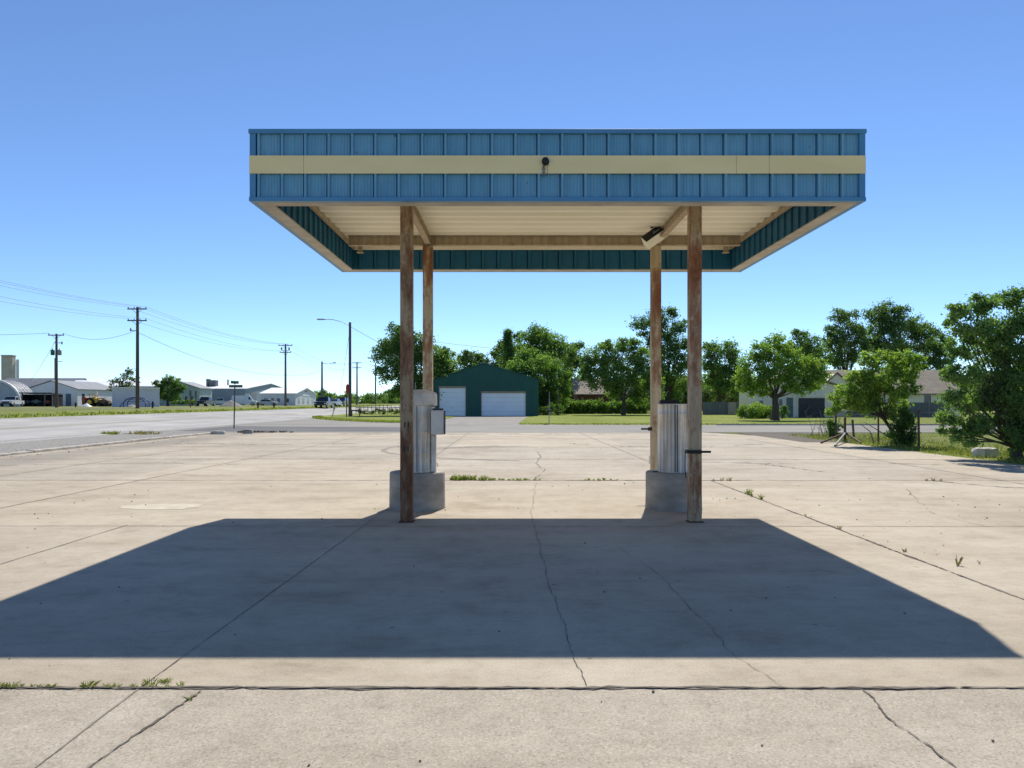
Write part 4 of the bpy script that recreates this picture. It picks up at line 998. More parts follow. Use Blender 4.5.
# brick house
bh, _ = gable_house('brick_house', 'low red brick house with a tan shingle roof behind the hedge', 'house', PX(577, 112), 19.5, 112, 120, 0, 2.85, 5.0, 'x', M['brick'], M['tan_roof'], .5)
window(bh, 15, 16.4, 112, 1.1, 2.2)
# house by the spreading tree
ho, ro = gable_house('ranch_house', 'cream ranch house with brown shingle roof and dark garage door, behind the fence', 'house', 30.5, PX(960, 86), 86, 96, 0, PZ(393, 86), PZ(371.5, 91), 'x', M['house_wall'], M['roof_brown'], .45)
wx0, wx1, wy = PX(756, 80), PX(836, 80), 80.0
mb = MB(); mb.prism([(wx0, 0), (wx1, 0), (wx1, 3.3), ((wx0 + wx1) / 2, 4.6), (wx0, 3.3)], lambda u, v, d: (u, d, v), wy, 85.99); mb.build('garage_wall', M['house_white'], ho)
mb = MB(); xm = (wx0 + wx1) / 2
for xe in (wx0 - .4, wx1 + .4):
    mb.prism([(xe, 3.2), (xm, 4.66), (xm, 4.8), (xe, 3.34)], lambda u, v, d: (u, d, v), wy - .4, 86.4)
mb.build('garage_roof', M['roof_brown'], ho)
mb = MB(); gx0, gx1 = PX(798, wy), PX(824.5, wy)
for k in range(4): mb.bevbox(gx0, gx1, wy - .06, wy - .004, .02 + k * .5, .51 + k * .5, .01)
gd = mb.build('garage_door', M['garage'], ho)
mb = MB(); mb.box(gx0 - .12, gx0 - .002, wy - .08, wy - .003, 0, 2.12); mb.box(gx1 + .002, gx1 + .12, wy - .08, wy - .003, 0, 2.12); mb.box(gx0 - .12, gx1 + .12, wy - .085, wy - .003, 2.121, 2.24); mb.build('door_frame', M['house_white'], gd)
window(ho, PX(759, wy), PX(763, wy), wy, 1.2, 1.75); window(ho, PX(779, wy), PX(782.5, wy), wy, 1.2, 1.9)
door(ho, PX(786.5, wy), PX(793, wy), wy, .05, 2.05, M['fence_grey'])
window(ho, PX(924, 86), PX(931, 86), 86, 1.45, 2.5); window(ho, PX(889, 86), PX(899, 86), 86, 1.4, 2.4)
dx, dy = PX(833, 87), 87.4
mb = MB()
for s in (-1, 1):
    mb.prism([(0, 4.95), (s * 1.35, 3.75), (s * 1.35, 3.6), (0, 4.77)], lambda u, v, d: (dx + u, d, v), dy - 1.6, dy - 1.45)
mb.build('rake_board', M['rake'], ro)
mb = MB()
mb.prism([(0, 4.76), (1.25, 3.68), (1.25, 3.2), (-1.25, 3.2), (-1.25, 3.68)], lambda u, v, d: (dx + u, d, v), dy - 1.44, dy + 2.5); mb.build('gable_front', M['house_wall'], ro)
# fences
def panel_fence(name, label, x0, x1, y, h, m, n, pm='pipe', special=None):
    t = empty(name, ((x0 + x1) / 2, y, 0), label, 'fence'); w = (x1 - x0) / n
    for k in range(n):
        a = x0 + k * w; mb = MB(); q = a + .04
        while q < a + w - .06: mb.box(q, min(q + .14, a + w - .04), y, y + .025, .04, h + rng.uniform(-.01, .01)); q += .146
        mb.build('panel', M[special[1]] if special and k == special[0] else M[m], t)
    for k in range(n + 1):
        mb = MB(); mb.bevbox(x0 + k * w - .035, x0 + k * w + .035, y - .025, y + .07, 0, h + .06, .01); mb.build('post', M[pm], t)
panel_fence('panel_fence', 'grey green board fence with one beige panel beyond the lawn', PX(703, 97), PX(753, 97), 97, 1.6, 'fence_grey', 6, special=(3, 'fence_beige'))
panel_fence('board_fence', 'dark slate board fence below the ranch house window', PX(846, 78), PX(950, 78), 78.0, 1.55, 'fence_slate', 5)
# signs and posts on the lawn
mp = empty('mail_post', (PX(549, 55), 55, 0), 'thin grey post with a small box and narrow plate at the lawn edge', 'post')
mb = MB(); mb.tube([(PX(549, 55), 55, 0), (PX(549.5, 55), 55, 2.35)], .028, 8); mb.build('shaft', M['steel'], mp)
mb = MB(); mb.bevbox(PX(546.5, 55), PX(551.5, 55), 54.85, 55.25, .93, 1.08, .02); mb.build('mail_box', M['seam_dark'], mp)
mb = MB(); mb.box(PX(549.5, 55) - .012, PX(549.5, 55) + .012, 54.8, 55.2, 1.85, 2.35); mb.build('plate', M['fence_grey'], mp)
mp = empty('meter_post', (PX(558, 93), 93, 0), 'tall pale pipe with a meter box standing among the low branches', 'post')
mb = MB(); mb.tube([(PX(558, 93), 93, 0), (PX(558, 93), 93, 3.3)], .05, 8); mb.build('shaft', M['pipe'], mp)
mb = MB(); mb.bevbox(PX(556, 93), PX(560.5, 93), 92.8, 92.94, .5, .95, .02); mb.build('meter_box', M['box'], mp)

# ------------------------------------------------------------------ street furniture by the highway
# street lamp
lx, ly = PX(350, 82), 82.0; lz = gz(lx)
sl = empty('street_lamp', (lx, ly, lz), 'tall brown street lamp with a long arm reaching over the highway', 'street lamp')
mb = MB(); mb.tube([(lx, ly, lz - .05), (lx, ly, 10.1)], [.17, .13], 10); mb.build('pole', M['wood'], sl)
mb = MB(); mb.tube([(lx, ly, 9.7), (lx - .9, ly, 10.15), (PX(333, ly), ly, PZ(319.6, ly)), (PX(325, ly), ly, PZ(319.2, ly))], .035, 7); mb.build('arm', M['steel'], sl)
mb = MB(); hx, hz = PX(321.5, ly), PZ(319.3, ly); mb.bevbox(hx - .48, hx + .42, ly - .14, ly + .14, hz - .06, hz + .06, .03); h = mb.build('lamp_head', M['steel'], sl)
mb = MB(); mb.box(hx - .4, hx + .1, ly - .11, ly + .11, hz - .085, hz - .061); mb.build('lens', M['lamp_glass'], h)
# second lamp far along
l2x, l2y = PX(322, 190), 190.0; z2 = gz(l2x); tz = PZ(361.5, l2y)
sl = empty('street_lamp', (l2x, l2y, z2), 'distant grey street lamp with short arm beyond the highway cars', 'street lamp')
mb = MB(); mb.tube([(l2x, l2y, z2), (l2x, l2y, tz)], [.3, .2], 8); mb.build('pole', M['wood_grey'], sl)
mb = MB(); mb.tube([(l2x, l2y, tz - .5), (PX(329, l2y), l2y, PZ(364, l2y)), (PX(334, l2y), l2y, PZ(362.8, l2y))], .06, 6); mb.build('arm', M['steel'], sl)
mb = MB(); mb.bevbox(PX(333, l2y), PX(336, l2y), l2y - .2, l2y + .2, PZ(363.2, l2y), PZ(362.3, l2y), .04); mb.build('lamp_head', M['steel'], sl)
# red sign turned edge-on
qx, qy = PX(346.6, 79), 79.0; qz = gz(qx)
st = empty('road_sign', (qx, qy, qz), 'red road sign seen nearly edge on, on a dark post beside the street lamp', 'road sign')
mb = MB(); mb.box(qx - .05, qx + .05, qy - .04, qy + .04, qz, 3.3); mb.build('post', M['wood'], st)
mm = Matrix.Translation((qx + .10, qy - .06, 2.95)) @ Matrix.Rotation(R(79), 4, 'Z')
mb = MB(); oc = [(.4 * math.cos(R(22.5 + 45 * k)), .52 * math.sin(R(22.5 + 45 * k))) for k in range(8)]
mb.prism(oc, lambda u, v, d: mm @ Vector((u, d, v)), -.02, .02); mb.build('sign_plate', M['red'], st)
# leaning delineator
mb = MB(); wx, wy_ = PX(332, 78), 78.0; wz = gz(wx)
mb.box(-.04, .04, -.01, .01, 0, 1.15, Matrix.Translation((wx, wy_, wz)) @ Matrix.Rotation(R(14), 4, 'Y')); mb.box(-.09, .09, -.025, -.012, .8, 1.1, Matrix.Translation((wx, wy_, wz)) @ Matrix.Rotation(R(14), 4, 'Y'))
solo(mb, 'marker_post', M['steel'], 'short leaning marker post on the grass corner', 'marker post', (wx, wy_, wz))
# street name sign
nx, ny = PX(234, 46), 46.0
sn = empty('street_sign', (nx, ny, gz(nx)), 'green street name sign with crossed blades on a slim dark post', 'street sign')
mb = MB(); mb.tube([(nx, ny, 0), (nx + .05, ny, 2.55)], .038, 8); mb.build('post', M['wood'], sn)
mb = MB(); mb.bevbox(PX(229, ny), PX(242.5, ny), ny - .012, ny + .012, PZ(387.6, ny), PZ(384.9, ny), .004); b1 = mb.build('name_blade', M['green_sign'], sn)
mb = MB(); a = Matrix.Translation((nx + .05, ny, 2.78)) @ Matrix.Rotation(R(77), 4, 'Z'); mb.bevbox(-.4, .4, -.012, .012, -.085, .085, .004, a); mb.build('name_blade', M['green_sign'], sn)
mb = MB(); mb.box(nx + .01, nx + .09, ny - .03, ny + .03, 2.655, 2.695); mb.box(nx + .01, nx + .09, ny - .03, ny + .03, 2.48, 2.492); mb.build('clamp', M['steel'], sn)
# blurred lettering bands stay unreadable in the photo: left as plain pale strip
# low picket fence
pf = empty('picket_fence', (PX(395, 98), 98, gz(-14)), 'low grey picket fence in weeds beside the highway', 'fence')
mb = MB(); x = PX(356, 98)
fx0 = x; rails = MB()
while x < PX(434, 98): mb.box(x - .03, x + .03, 97.98, 98.02, gz(x), gz(x) + 1.15 + rng.uniform(-.08, .12)); x += .5
mb.build('pickets', M['wood_grey'], pf)
for z in (.4, .9): 
    rails = MB(); rails.box(fx0, PX(434, 98), 98.021, 98.05, z - .04, z + .04); rails.build('rail', M['wood_grey'], pf)
mb = MB(); rx0 = PX(351.5, 84)
mb.box(rx0, rx0 + .1, 83.9, 84, gz(rx0), .75); mb.box(rx0 + .85, rx0 + .95, 83.9, 84, gz(rx0), .75); mb.box(rx0 - .1, rx0 + 1.1, 83.87, 83.899, .6, .74)
solo(mb, 'guard_rail', M['wood'], 'short dark wooden rail beside the street lamp foot', 'rail', (rx0 + .4, 84, gz(rx0)))

# utility poles
GP = 'utility poles along the highway'
def upole(x, y, top, arms, label, m='wood', r0=.19, z0=None, group=GP):
    z = gz(x) if z0 is None else z0
    t = empty('utility_pole', (x, y, z), label, 'utility pole', group)
    mb = MB(); mb.tube([(x, y, z - .1), (x, y, top)], [r0, r0 * .66], 10); mb.build('pole', M[m], t)
    for (az_, hw, n) in arms:
        mb = MB(); mb.box(x - hw, x + hw, y - .17, y - .05, az_ - .07, az_ + .07)
        mb.tube([(x - hw * .5, y - .11, az_ - .07), (x, y - .1, az_ - .6)], .025, 5); mb.tube([(x + hw * .5, y - .11, az_ - .07), (x, y - .1, az_ - .6)], .025, 5)
        a = mb.build('crossarm', M[m], t)
        ins = MB()
        for k in range(n):
            u = -1 + 2 * k / (n - 1); ins.lathe((x + u * (hw - .1), y - .11, az_ + .07), [(.03, 0), (.07, .05), (.05, .1), (.07, .14), (.03, .2)], 7)
        ins.build('insulators', M['ceramic'], a)
    return t
XP = -46.75
P0 = upole(XP, 36, 13.5, [(13.35, 1.2, 4), (11.9, 1.2, 4)], 'near wooden utility pole outside the view, beside the highway', 'wood')
P1 = upole(XP, 96, 13.45, [(13.2, 1.2, 4), (11.75, 1.2, 4)], 'tall dark brown two armed utility pole before the lavender outbuilding', 'wood', .24)
mb = MB(); mb.box(XP - .9, XP - .05, 95.85, 95.93, PZ(331.2, 96), PZ(330.4, 96)); mb.lathe((XP - .8, 95.89, PZ(330.4, 96)), [(.09, 0), (.12, .1), (.05, .3)], 8); mb.build('switch_arm', M['steel'], P1)
P2 = upole(PX(285.5, 154), 154, PZ(344, 154), [(PZ(345.5, 154), 1.4, 4), (PZ(352.5, 154), 1.15, 4)], 'grey two armed utility pole in front of the white roofed office', 'wood_grey', .26)
mb = MB(); zz = PZ(348.5, 154); bx = PX(285.5, 154)
for s in (-1, 1): mb.lathe((bx + s * .75, 153.9, zz - .3), [(.14, 0), (.16, .1), (.16, .45), (.05, .55)], 8)
mb.box(bx - .8, bx + .8, 153.95, 154.02, zz - .42, zz - .34); mb.build('cutout', M['ceramic'], P2)
P3 = upole(PX(357, 237), 237, PZ(362, 237), [(PZ(362.8, 237), 1.4, 4), (PZ(367.5, 237), 1.4, 4)], 'small distant utility pole just beyond the street lamp', 'wood_grey', .3)
P4 = upole(PX(375.5, 264), 264, PZ(363, 264), [(PZ(366, 264), 1.2, 4), (PZ(371.5, 264), 1.4, 4)], 'farthest utility pole, beside the drooping dark tree', 'wood_grey', .3)
P5 = upole(PX(56.5, 112), 112, PZ(334, 112), [(PZ(335.2, 112), 1.15, 3)], 'utility pole carrying transformer cans before the grey gabled workshop', 'wood', .22, group=None)
px_ = PX(56.5, 112)
for s in (-1, 1):
    mb = MB(); mb.lathe((px_ + s * .5, 111.9, PZ(355.3, 112)), [(.12, 0), (.27, .03), (.27, .72), (.2, .8), (.06, .84), (.05, 1.0)], 14); mb.build('transformer', M['green_sign'] if s < 0 else M['steel'], P5)
mb = MB(); mb.box(px_ - .3, px_ + .9, 111.85, 111.95, PZ(343.2, 112), PZ(342.6, 112)); mb.box(px_ + .1, px_ + .9, 111.85, 111.95, PZ(361.8, 112), PZ(361.3, 112)); mb.lathe((px_ + .85, 111.9, PZ(343, 112)), [(.1, -.2), (.1, .2)], 8); mb.build('service_arm', M['steel'], P5)
# wires
def wire(pts, sag, label, rad=.015, group='overhead wires along the highway'):
    mb = MB(); out = []
    for i, (a, b) in enumerate(zip(pts, pts[1:])):
        a, b = Vector(a), Vector(b); n = 14; s = sag * (b - a).length ** 2 / 3600
        for k in range(n + (i == len(pts) - 2)):
            u = k / n; out.append(a + (b - a) * u - Vector((0, 0, 4 * s * u * (1 - u))))
    mb.tube(out, rad, 4, smooth=False); return solo(mb, 'overhead_wire', M['wire'], label, 'wire', out[0], group)
names4 = ['outermost on the field side', 'inner one on the field side', 'inner one on the highway side', 'outermost on the highway side']
for lev, zs in enumerate(((13.35, 13.2, PZ(345.5, 154), PZ(362.8, 237), PZ(366, 264)), (11.9, 11.75, PZ(352.5, 154), PZ(367.5, 237), PZ(371.5, 264)))):
    hw = ((1.2, 1.2, 1.4, 1.4, 1.2), (1.2, 1.2, 1.15, 1.4, 1.4))[lev]
    for k in ((0, 2, 3) if lev == 0 else (0, 3)):
        u = -1 + 2 * k / 3
        pts = [(x + u * (h - .1), y - .11, z + .27) for x, y, h, z in zip((XP, XP, PX(285.5, 154), PX(357, 237), PX(375.5, 264)), (36, 96, 154, 237, 264), hw, zs)]
        wire(pts, 1.1, ('thin wire strung along the upper crossarms, ' if lev == 0 else 'thin wire strung along the lower crossarms, ') + names4[k])
zt = PZ(334.9, 112)
wire([(px_ + 1.0, 111.9, zt + .25), (XP - .4, 96, PZ(331, 96))], 6, 'slack wire between the transformer pole and the tall two armed pole', .02, None)
wire([(px_ - 1.0, 111.9, zt + .25), (-88.5, 95, 11.6)], 4, 'wire leaving the transformer pole over the arched barn', .02, None)
wire([(px_ - .1, 112, zt - .8), (PX(25, 150), 151, 5.2)], .5, 'slanting guy wire from the transformer pole to the grey workshop roof', .02, None)
wire([(XP + .2, 96, PZ(333, 96)), (PX(285.5, 154), 154, PZ(375, 154)), (PX(322, 190), 190, PZ(370, 190))], 1.5, 'low communication cable from the tall pole to the distant lamp', .025, None)
wire([(lx + .1, ly, 9.6), (PX(404, 92), 92, PZ(356, 92))], 1, 'service wire from the street lamp into the drooping tree', .022, None)
wire([(lx, ly, 9.4), (PX(338, 130), 130, gz(PX(338, 130)))], 0, 'steep guy wire running down from the street lamp top', .018, None)
wire([(PX(420, 100), 100, PZ(340, 100)), (PX(665, 124), 124, PZ(356, 124))], 1.2, 'long low wire crossing behind the green shed ridge', .022, None)
wire([(PX(560, 93.6), 93.2, PZ(357, 93)), (PX(668, 90), 90, PZ(361, 90)), (PX(790, 78), 78, PZ(352, 78))], 1.2, 'pale wire crossing in front of the lone lawn tree', .016, None)

# ------------------------------------------------------------------ buildings across the highway
ZG = .8
GB = 'farm and workshop buildings across the highway'
# arched steel barn
q0, q1 = PX(-42, 138), PX(20.5, 138); qm = (q0 + q1) / 2; qr = (q1 - q0) / 2; qh = PZ(379.5, 138) - ZG
def arch(n=20, k=1.0): return [(qm + qr * k * math.cos(math.pi * (1 - i / n)), ZG + qh * k * math.sin(math.pi * i / n) ** .8) for i in range(n + 1)]
qb = empty('arched_barn', (qm, 140, ZG), 'arched corrugated steel barn at the picture edge beside the dark lean to', 'barn', GB)
mb = MB(); mb.prism(arch(20, .97), lambda u, v, d: (u, d, v), 138.1, 138.3); mb.prism(arch(20, .97), lambda u, v, d: (u, d, v), 142.0, 142.2); mb.build('end_wall', mat('barn_end_sheet', (.44, .47, .51), (.37, .40, .44), .6, .7), qb)
mb = MB(); y = 138.0; ar = arch(20); ar2 = arch(20, 1.008)
while y < 142.2:
    for (a, k0) in ((ar, 0), (ar2, .45)):
        vs = [(u, y + k0, v) for u, v in a] + [(u, y + k0 + .45, v) for u, v in a]; mb.add(vs, [(i, i + 1, 22 + i, 21 + i) for i in range(20)])
    y += .9
mb.build('arched_roof', M['quon'], qb)
mb = MB(); out = arch(20, 1.045); inn = arch(20, .985)
mb.prism(out + inn[::-1], lambda u, v, d: (u, d, v), 137.7, 137.98); mb.build('arch_trim', M['white'], qb)
# dark lean-to
l0, l1 = PX(21.5, 137), PX(53, 137)
le = empty('open_shelter', ((l0 + l1) / 2, 140, ZG), 'open fronted dark machinery shelter with pale roof edge, beside the arched barn', 'shelter', GB)
mb = MB(); mb.box(l0, l1, 139.8, 140, ZG, 2.95); mb.box(l0, l0 + .1, 137.2, 139.79, ZG, 2.95); mb.box(l1 - .1, l1, 137.2, 139.79, ZG, 2.95); mb.build('wall', M['dark'], le)
mb = MB(); mb.prism([(136.4, 3.15), (140.2, 3.02), (140.2, 3.15), (136.4, 3.32)], lambda u, v, d: (d, u, v), l0 - .1, l1 + .1); mb.build('roof', M['quon'], le)
for px in (22.2, 45, 52.5):
    mb = MB(); mb.box(PX(px, 137) - .08, PX(px, 137) + .08, 136.9, 137.06, ZG, 3.14); mb.build('post', M['wood_grey'], le)
# grey workshop
wk, wro = gable_house('grey_workshop', 'pale grey gabled workshop with a slate door behind the transformer pole', 'workshop', PX(26, 150), PX(77.5, 150), 150, 166, ZG, PZ(389.5, 150), PZ(381, 150), 'y', M['grey_wall'], M['grey_roof'], .25, GB)
door(wk, PX(65.8, 150), PX(71, 150), 150, ZG, PZ(393.8, 150), M['door_blue']); window(wk, PX(58.2, 150), PX(60.5, 150), 150, PZ(398, 150), PZ(394.5, 150))
window(wk, 151.5, 152.5, PX(77.5, 150), 2.2, 3.2, 'white', True); window(wk, 156.5, 157.5, PX(77.5, 150), 2.2, 3.2, 'white', True)
mb = MB(); mb.tube([(PX(55.3, 156), 156, PZ(381.5, 150)), (PX(55.3, 156), 156, PZ(358, 156))], .18, 10); mb.build('flue', M['steel'], wro)
# long grey barn behind, and the white roofed barn
gable_house('long_barn', 'long dull grey roofed barn rising behind the workshop and the arched barn', 'barn', PX(8, 195), PX(84, 195), 188, 202, ZG, 4.2, PZ(378.8, 195), 'x', M['grey_wall'], M['grey_roof'], .3, GB)
wb, _ = gable_house('white_barn', 'long bright white roofed barn behind the lavender outbuilding', 'barn', PX(84.5, 190), PX(178, 190), 181, 193, ZG, PZ(386.6, 181), PZ(381, 187), 'x', M['blue_wall'], M['white_roof'], .3, GB)
door(wb, PX(100, 181), PX(106, 181), 181, ZG, 3.4, M['grey_wall'])
# lavender outbuilding
ob = empty('flat_outbuilding', (PX(136, 128), 131, ZG), 'flat roofed lavender outbuilding behind the dark brown pole and blue hoop frame', 'outbuilding', GB)
MR = Matrix.Translation((PX(136, 128), 128, 0)) @ Matrix.Rotation(R(26), 4, 'Z'); hw_ = 3.45; zo = PZ(388.6, 128)
mb = MB(); mb.prism([(0, ZG), (5, ZG), (5, zo - .3), (0, zo)], lambda u, v, d: MR @ Vector((d, u, v)), -hw_, hw_); mb.build('wall', M['lav_wall'], ob)
mb = MB(); mb.prism([(-.3, zo + .03), (5.3, zo - .3), (5.3, zo - .17), (-.3, zo + .2)], lambda u, v, d: MR @ Vector((d, u, v)), -hw_ - .15, hw_ + .15); mb.build('roof', M['white_roof'], ob)
for q in (-hw_ - .1, hw_ + .002):
    mb = MB(); mb.box(q, q + .1, -.1, .1, ZG, zo - .05, MR); mb.build('corner_trim', M['white'], ob)
# blue hoop frame
hp = empty('hoop_frame', (PX(135, 120), 120, ZG), 'arched dark blue tube frame standing before the lavender outbuilding', 'frame')
c0, d0 = PX(134.5, 120), 120.0
for (hw, hh, yy, zb_) in ((1.75, 1.5, 120, .0), (1.75, 1.5, 121.2, 0.0)):
    mb = MB(); mb.tube([(c0 + hw * math.cos(math.pi * k / 14), yy, ZG + zb_ + hh * math.sin(math.pi * k / 14) ** .6) for k in range(15)], .07, 6); mb.build('hoop', M['navy'], hp)
for s in (-1, 1):
    mb = MB(); mb.tube([(c0 + s * 1.3, 120, ZG + 1.1), (c0 + s * 1.9, 119.8, ZG + .5), (c0 + s * 2.2, 119.8, ZG)], .06, 6); mb.build('leg', M['navy'], hp)
for z in (.95, 1.25):
    mb = MB(); mb.tube([(c0 - 1.4, 119.98, ZG + z), (c0, 119.9, ZG + z - .12), (c0 + 1.4, 119.98, ZG + z)], .05, 6); mb.build('cross_tube', M['navy'], hp)
# pale green gabled building
pg, _ = gable_house('green_gabled_building', 'pale green gabled building beside the round dark tree', 'building', PX(160, 168), PX(199.5, 168), 168, 175, ZG, PZ(388.5, 168), PZ(382, 168), 'y', M['green_wall'], M['grey_roof'], .3, GB)
window(pg, PX(185, 168), PX(187.5, 168), 168, 1.8, 2.9); window(pg, PX(178.5, 168), PX(181, 168), 168, 1.8, 2.9); door(pg, PX(190.5, 168), PX(193, 168), 168, ZG, 2.9, M['glass'])
# big warehouse
wh, wr = gable_house('big_warehouse', 'large grey green warehouse with bright white roof behind parked vehicles', 'warehouse', -101, PX(245, 202), 202, 244, ZG, PZ(389, 202), PZ(383.9, 223), 'x', M['blue_wall'], M['white_roof'], .3, GB)
for i, (a, b, z) in enumerate(((207.5, 209.5, 379), (210, 217, 380.2))):
    mb = MB(); mb.bevbox(PX(a, 210), PX(b, 210), 209, 211, 5.6, PZ(z, 210), .05); mb.build('roof_unit', M['fence_slate'], wr)
mb = MB(); mb.tube([(PX(228, 215), 215, 6), (PX(228, 215), 215, PZ(379.5, 215))], .25, 8); mb.build('vent_pipe', M['steel'], wr)
for a, b in ((206, 211), (226, 230)):
    xw = PX(245, 202); mb = MB(); mb.box(xw + .002, xw + .06, a, b, ZG, 4.2); mb.build('side_door', M['grey_roof'], wh)
# white roofed office
of, _ = gable_house('white_roofed_office', 'small white roofed office with a banner in its gable, beside the grey pole', 'office', PX(260.5, 184), PX(295.5, 184), 184, 203, ZG, PZ(393.8, 184), PZ(388.4, 193), 'x', M['grey_wall'], M['white_roof'], .3, GB)
xo = PX(295.5, 184)
mb = MB(); mb.box(xo + .002, xo + .06, 190, 197, PZ(396.3, 193), PZ(394.7, 193)); mb.build('banner', M['white'], of)
mb = MB(); mb.box(xo + .002, xo + .05, 192.2, 194.6, PZ(392, 193), PZ(390.6, 193)); mb.build('gable_emblem', M['red_paint'], of)
for a in (186, 190, 194.5, 199): window(of, a, a + 1.7, xo, 1.2, 2.6, 'white', True)
for a in (264, 271, 277, 286): window(of, PX(a, 184), PX(a + 3, 184), 184, 1.5, 2.5)
# silo tower
sv = empty('silo_tower', (PX(7, 215), 215, ZG), 'square tan concrete silo tower behind the arched barn', 'silo', GB)
s0, s1 = PX(1, 213), PX(12.2, 213); zt_ = PZ(355.8, 213)
mb = MB(); mb.bevbox(s0, s1, 213, 214.6, ZG, zt_, .08); mb.build('shaft', M['silo'], sv)
mb = MB(); mb.bevbox(s0 - .1, s1 + .1, 212.9, 214.7, zt_ + .001, zt_ + .25, .04); mb.build('cap', M['flange'], sv)
mb = MB(); mb.tube([(s1 + .1, 215.2, ZG), (s1 + .1, 215.2, PZ(359, 213))], .4, 14); mb.build('side_stack', M['white'], sv)

# ------------------------------------------------------------------ vehicles
def paint(name, c): return mat('paint_' + name, c, tuple(v * .9 for v in c), 1, .28, spec=.6)
def vehicle(kind, pname, c, x, y, rz, label, group, s=1.0):
    z = gz(x) + .006
    t = empty({'pickup': 'pickup_truck', 'suv': 'parked_car', 'van': 'cargo_van', 'car': 'parked_car'}[kind], (0, 0, 0), label, {'pickup': 'pickup', 'suv': 'car', 'van': 'van', 'car': 'car'}[kind], group)
    L, W, pm = {'pickup': 5.6, 'suv': 4.8, 'van': 5.6, 'car': 4.6}[kind], {'van': 2.0}.get(kind, 1.9), paint(pname, c)
    h = L / 2
    side = lambda w: (lambda u, v, d: (u, d * w / 2, v))
    low = {'pickup': [(-h, .55), (-h, 1.02), (-.35, 1.06), (1.0, 1.1), (h - .15, 1.02), (h, .85), (h, .45), (-h + .1, .42)],
           'suv': [(-h, .5), (-h, 1.05), (1.0, 1.08), (h - .15, .98), (h, .8), (h, .42), (-h + .1, .4)],
           'car': [(-h, .45), (-h, .9), (1.0, .92), (h - .2, .78), (h, .62), (h, .34), (-h + .1, .32)],
           'van': [(-h, .45), (-h, 1.2), (1.6, 1.25), (h - .1, 1.05), (h, .9), (h, .4), (-h + .1, .38)]}[kind]
    mb = MB(); mb.prism(low, side(W), -1, 1); b = mb.build('body', pm, t)
    cab = {'pickup': [(-.55, 1.07), (-.4, 1.72), (.55, 1.76), (1.15, 1.11)], 'suv': [(-h + .03, 1.06), (-h + .3, 1.68), (.4, 1.74), (1.2, 1.09)],
           'car': [(-h + .5, .91), (-1.1, 1.38), (.3, 1.42), (1.15, .93)], 'van': [(-h + .01, 1.21), (-h + .08, 2.35), (1.1, 2.38), (1.95, 1.22)]}[kind]
    mb = MB(); w0, w1 = W / 2 - .04, W / 2 - .2
    zb_, zt2 = cab[0][1], cab[1][1]
    def cp(u, v, d): return (u, d * (w0 + (w1 - w0) * (v - zb_) / (zt2 - zb_)), v)
    mb.prism(cab, cp, -1, 1); mb.build('cabin', pm, t)
    def inset(u0, u1, v0, v1):
        """side glass between slanting pillars"""
        def xa(v, i, j): 
            a, c_ = cab[i], cab[j]; return a[0] + (c_[0] - a[0]) * (v - a[1]) / (c_[1] - a[1])
        return [(max(u0, xa(v0, 0, 1) + .07), v0), (max(u0, xa(v1, 0, 1) + .07), v1), (min(u1, xa(v1, 3, 2) - .09), v1), (min(u1, xa(v0, 3, 2) - .09), v0)]
    H = zt2 - zb_; sp = {'pickup': [(-.6, .32), (.38, 1.2)], 'suv': [(-9, -1.0), (-.94, .1), (.16, 9)], 'car': [(-9, -.3), (-.24, 9)], 'van': [(1.0, 9)]}[kind]
    for s_ in (-1, 1):
        for u0, u1 in sp:
            g = MB(); q = inset(u0, u1, zb_ + H * .1 if kind != 'van' else 1.45, zb_ + H * .86 if kind != 'van' else 2.1)
            g.prism(q, lambda u, v, d: Vector(cp(u, v, s_)) + Vector((0, s_ * d, 0)), .002, .010); g.build('side_window', M['glass'], t)
    (ax_, az0), (bx_, az1) = cab[3], cab[2]
    g = MB(); n = Vector((az1 - az0, 0, ax_ - bx_)).normalized()
    def ws(u, d): 
        return Vector((ax_ + (bx_ - ax_) * u, d * (w0 + (w1 - w0) * u - .06), az0 + (az1 - az0) * u)) + n * .006
    g.add([ws(.1, -1), ws(.1, 1), ws(.9, 1), ws(.9, -1)], [(0, 1, 2, 3)]); g.add([ws(.1, -1) - n * .005, ws(.1, 1) - n * .005, ws(.9, 1) - n * .005, ws(.9, -1) - n * .005], [(3, 2, 1, 0)]); g.build('windscreen', M['glass'], t)
    g = MB(); (ax_, az0), (bx_, az1) = cab[0], cab[1]; g.box(-.006, 0, -w1 + .05, w1 - .05, 0, H * .62, Matrix.Translation((ax_ + (bx_ - ax_) * .2 - .004, 0, az0 + H * .2)) @ Matrix.Rotation(math.atan2(bx_ - ax_, az1 - az0), 4, 'Y')); g.build('rear_window', M['glass'], t)
    if kind == 'pickup':
        g = MB(); g.box(-h + .12, -.62, -W / 2 + .12, W / 2 - .12, 1.03, 1.045); g.build('bed', M['black'], t)
    for s_ in (-1, 1):
        for u in (-h + .95, h - .95):
            g = MB(); rw = .38 if kind != 'car' else .33
            g.tube([(u, s_ * (W / 2 - .22), rw), (u, s_ * (W / 2 + .012), rw)], rw, 16); w_ = g.build('wheel', M['tyre'], t)
            g = MB(); g.tube([(u, s_ * (W / 2 + .013), rw), (u, s_ * (W / 2 + .022), rw)], rw * .6, 12); g.build('rim', M['rim'], w_)
        g = MB(); zl = low[-2][1] + .22 if kind != 'car' else .6; g.box(h + .002, h + .03, s_ * W * .42 - .18, s_ * W * .42 + .02 * s_ + .16 * (1 if s_ < 0 else 0), zl, zl + .16); g.build('headlight', M['lamp_glass'], t)
        g = MB(); g.box(-h - .02, -h - .002, s_ * W * .44 - .09, s_ * W * .44 + .05, .68, .95); g.build('taillight', M['tail'], t)
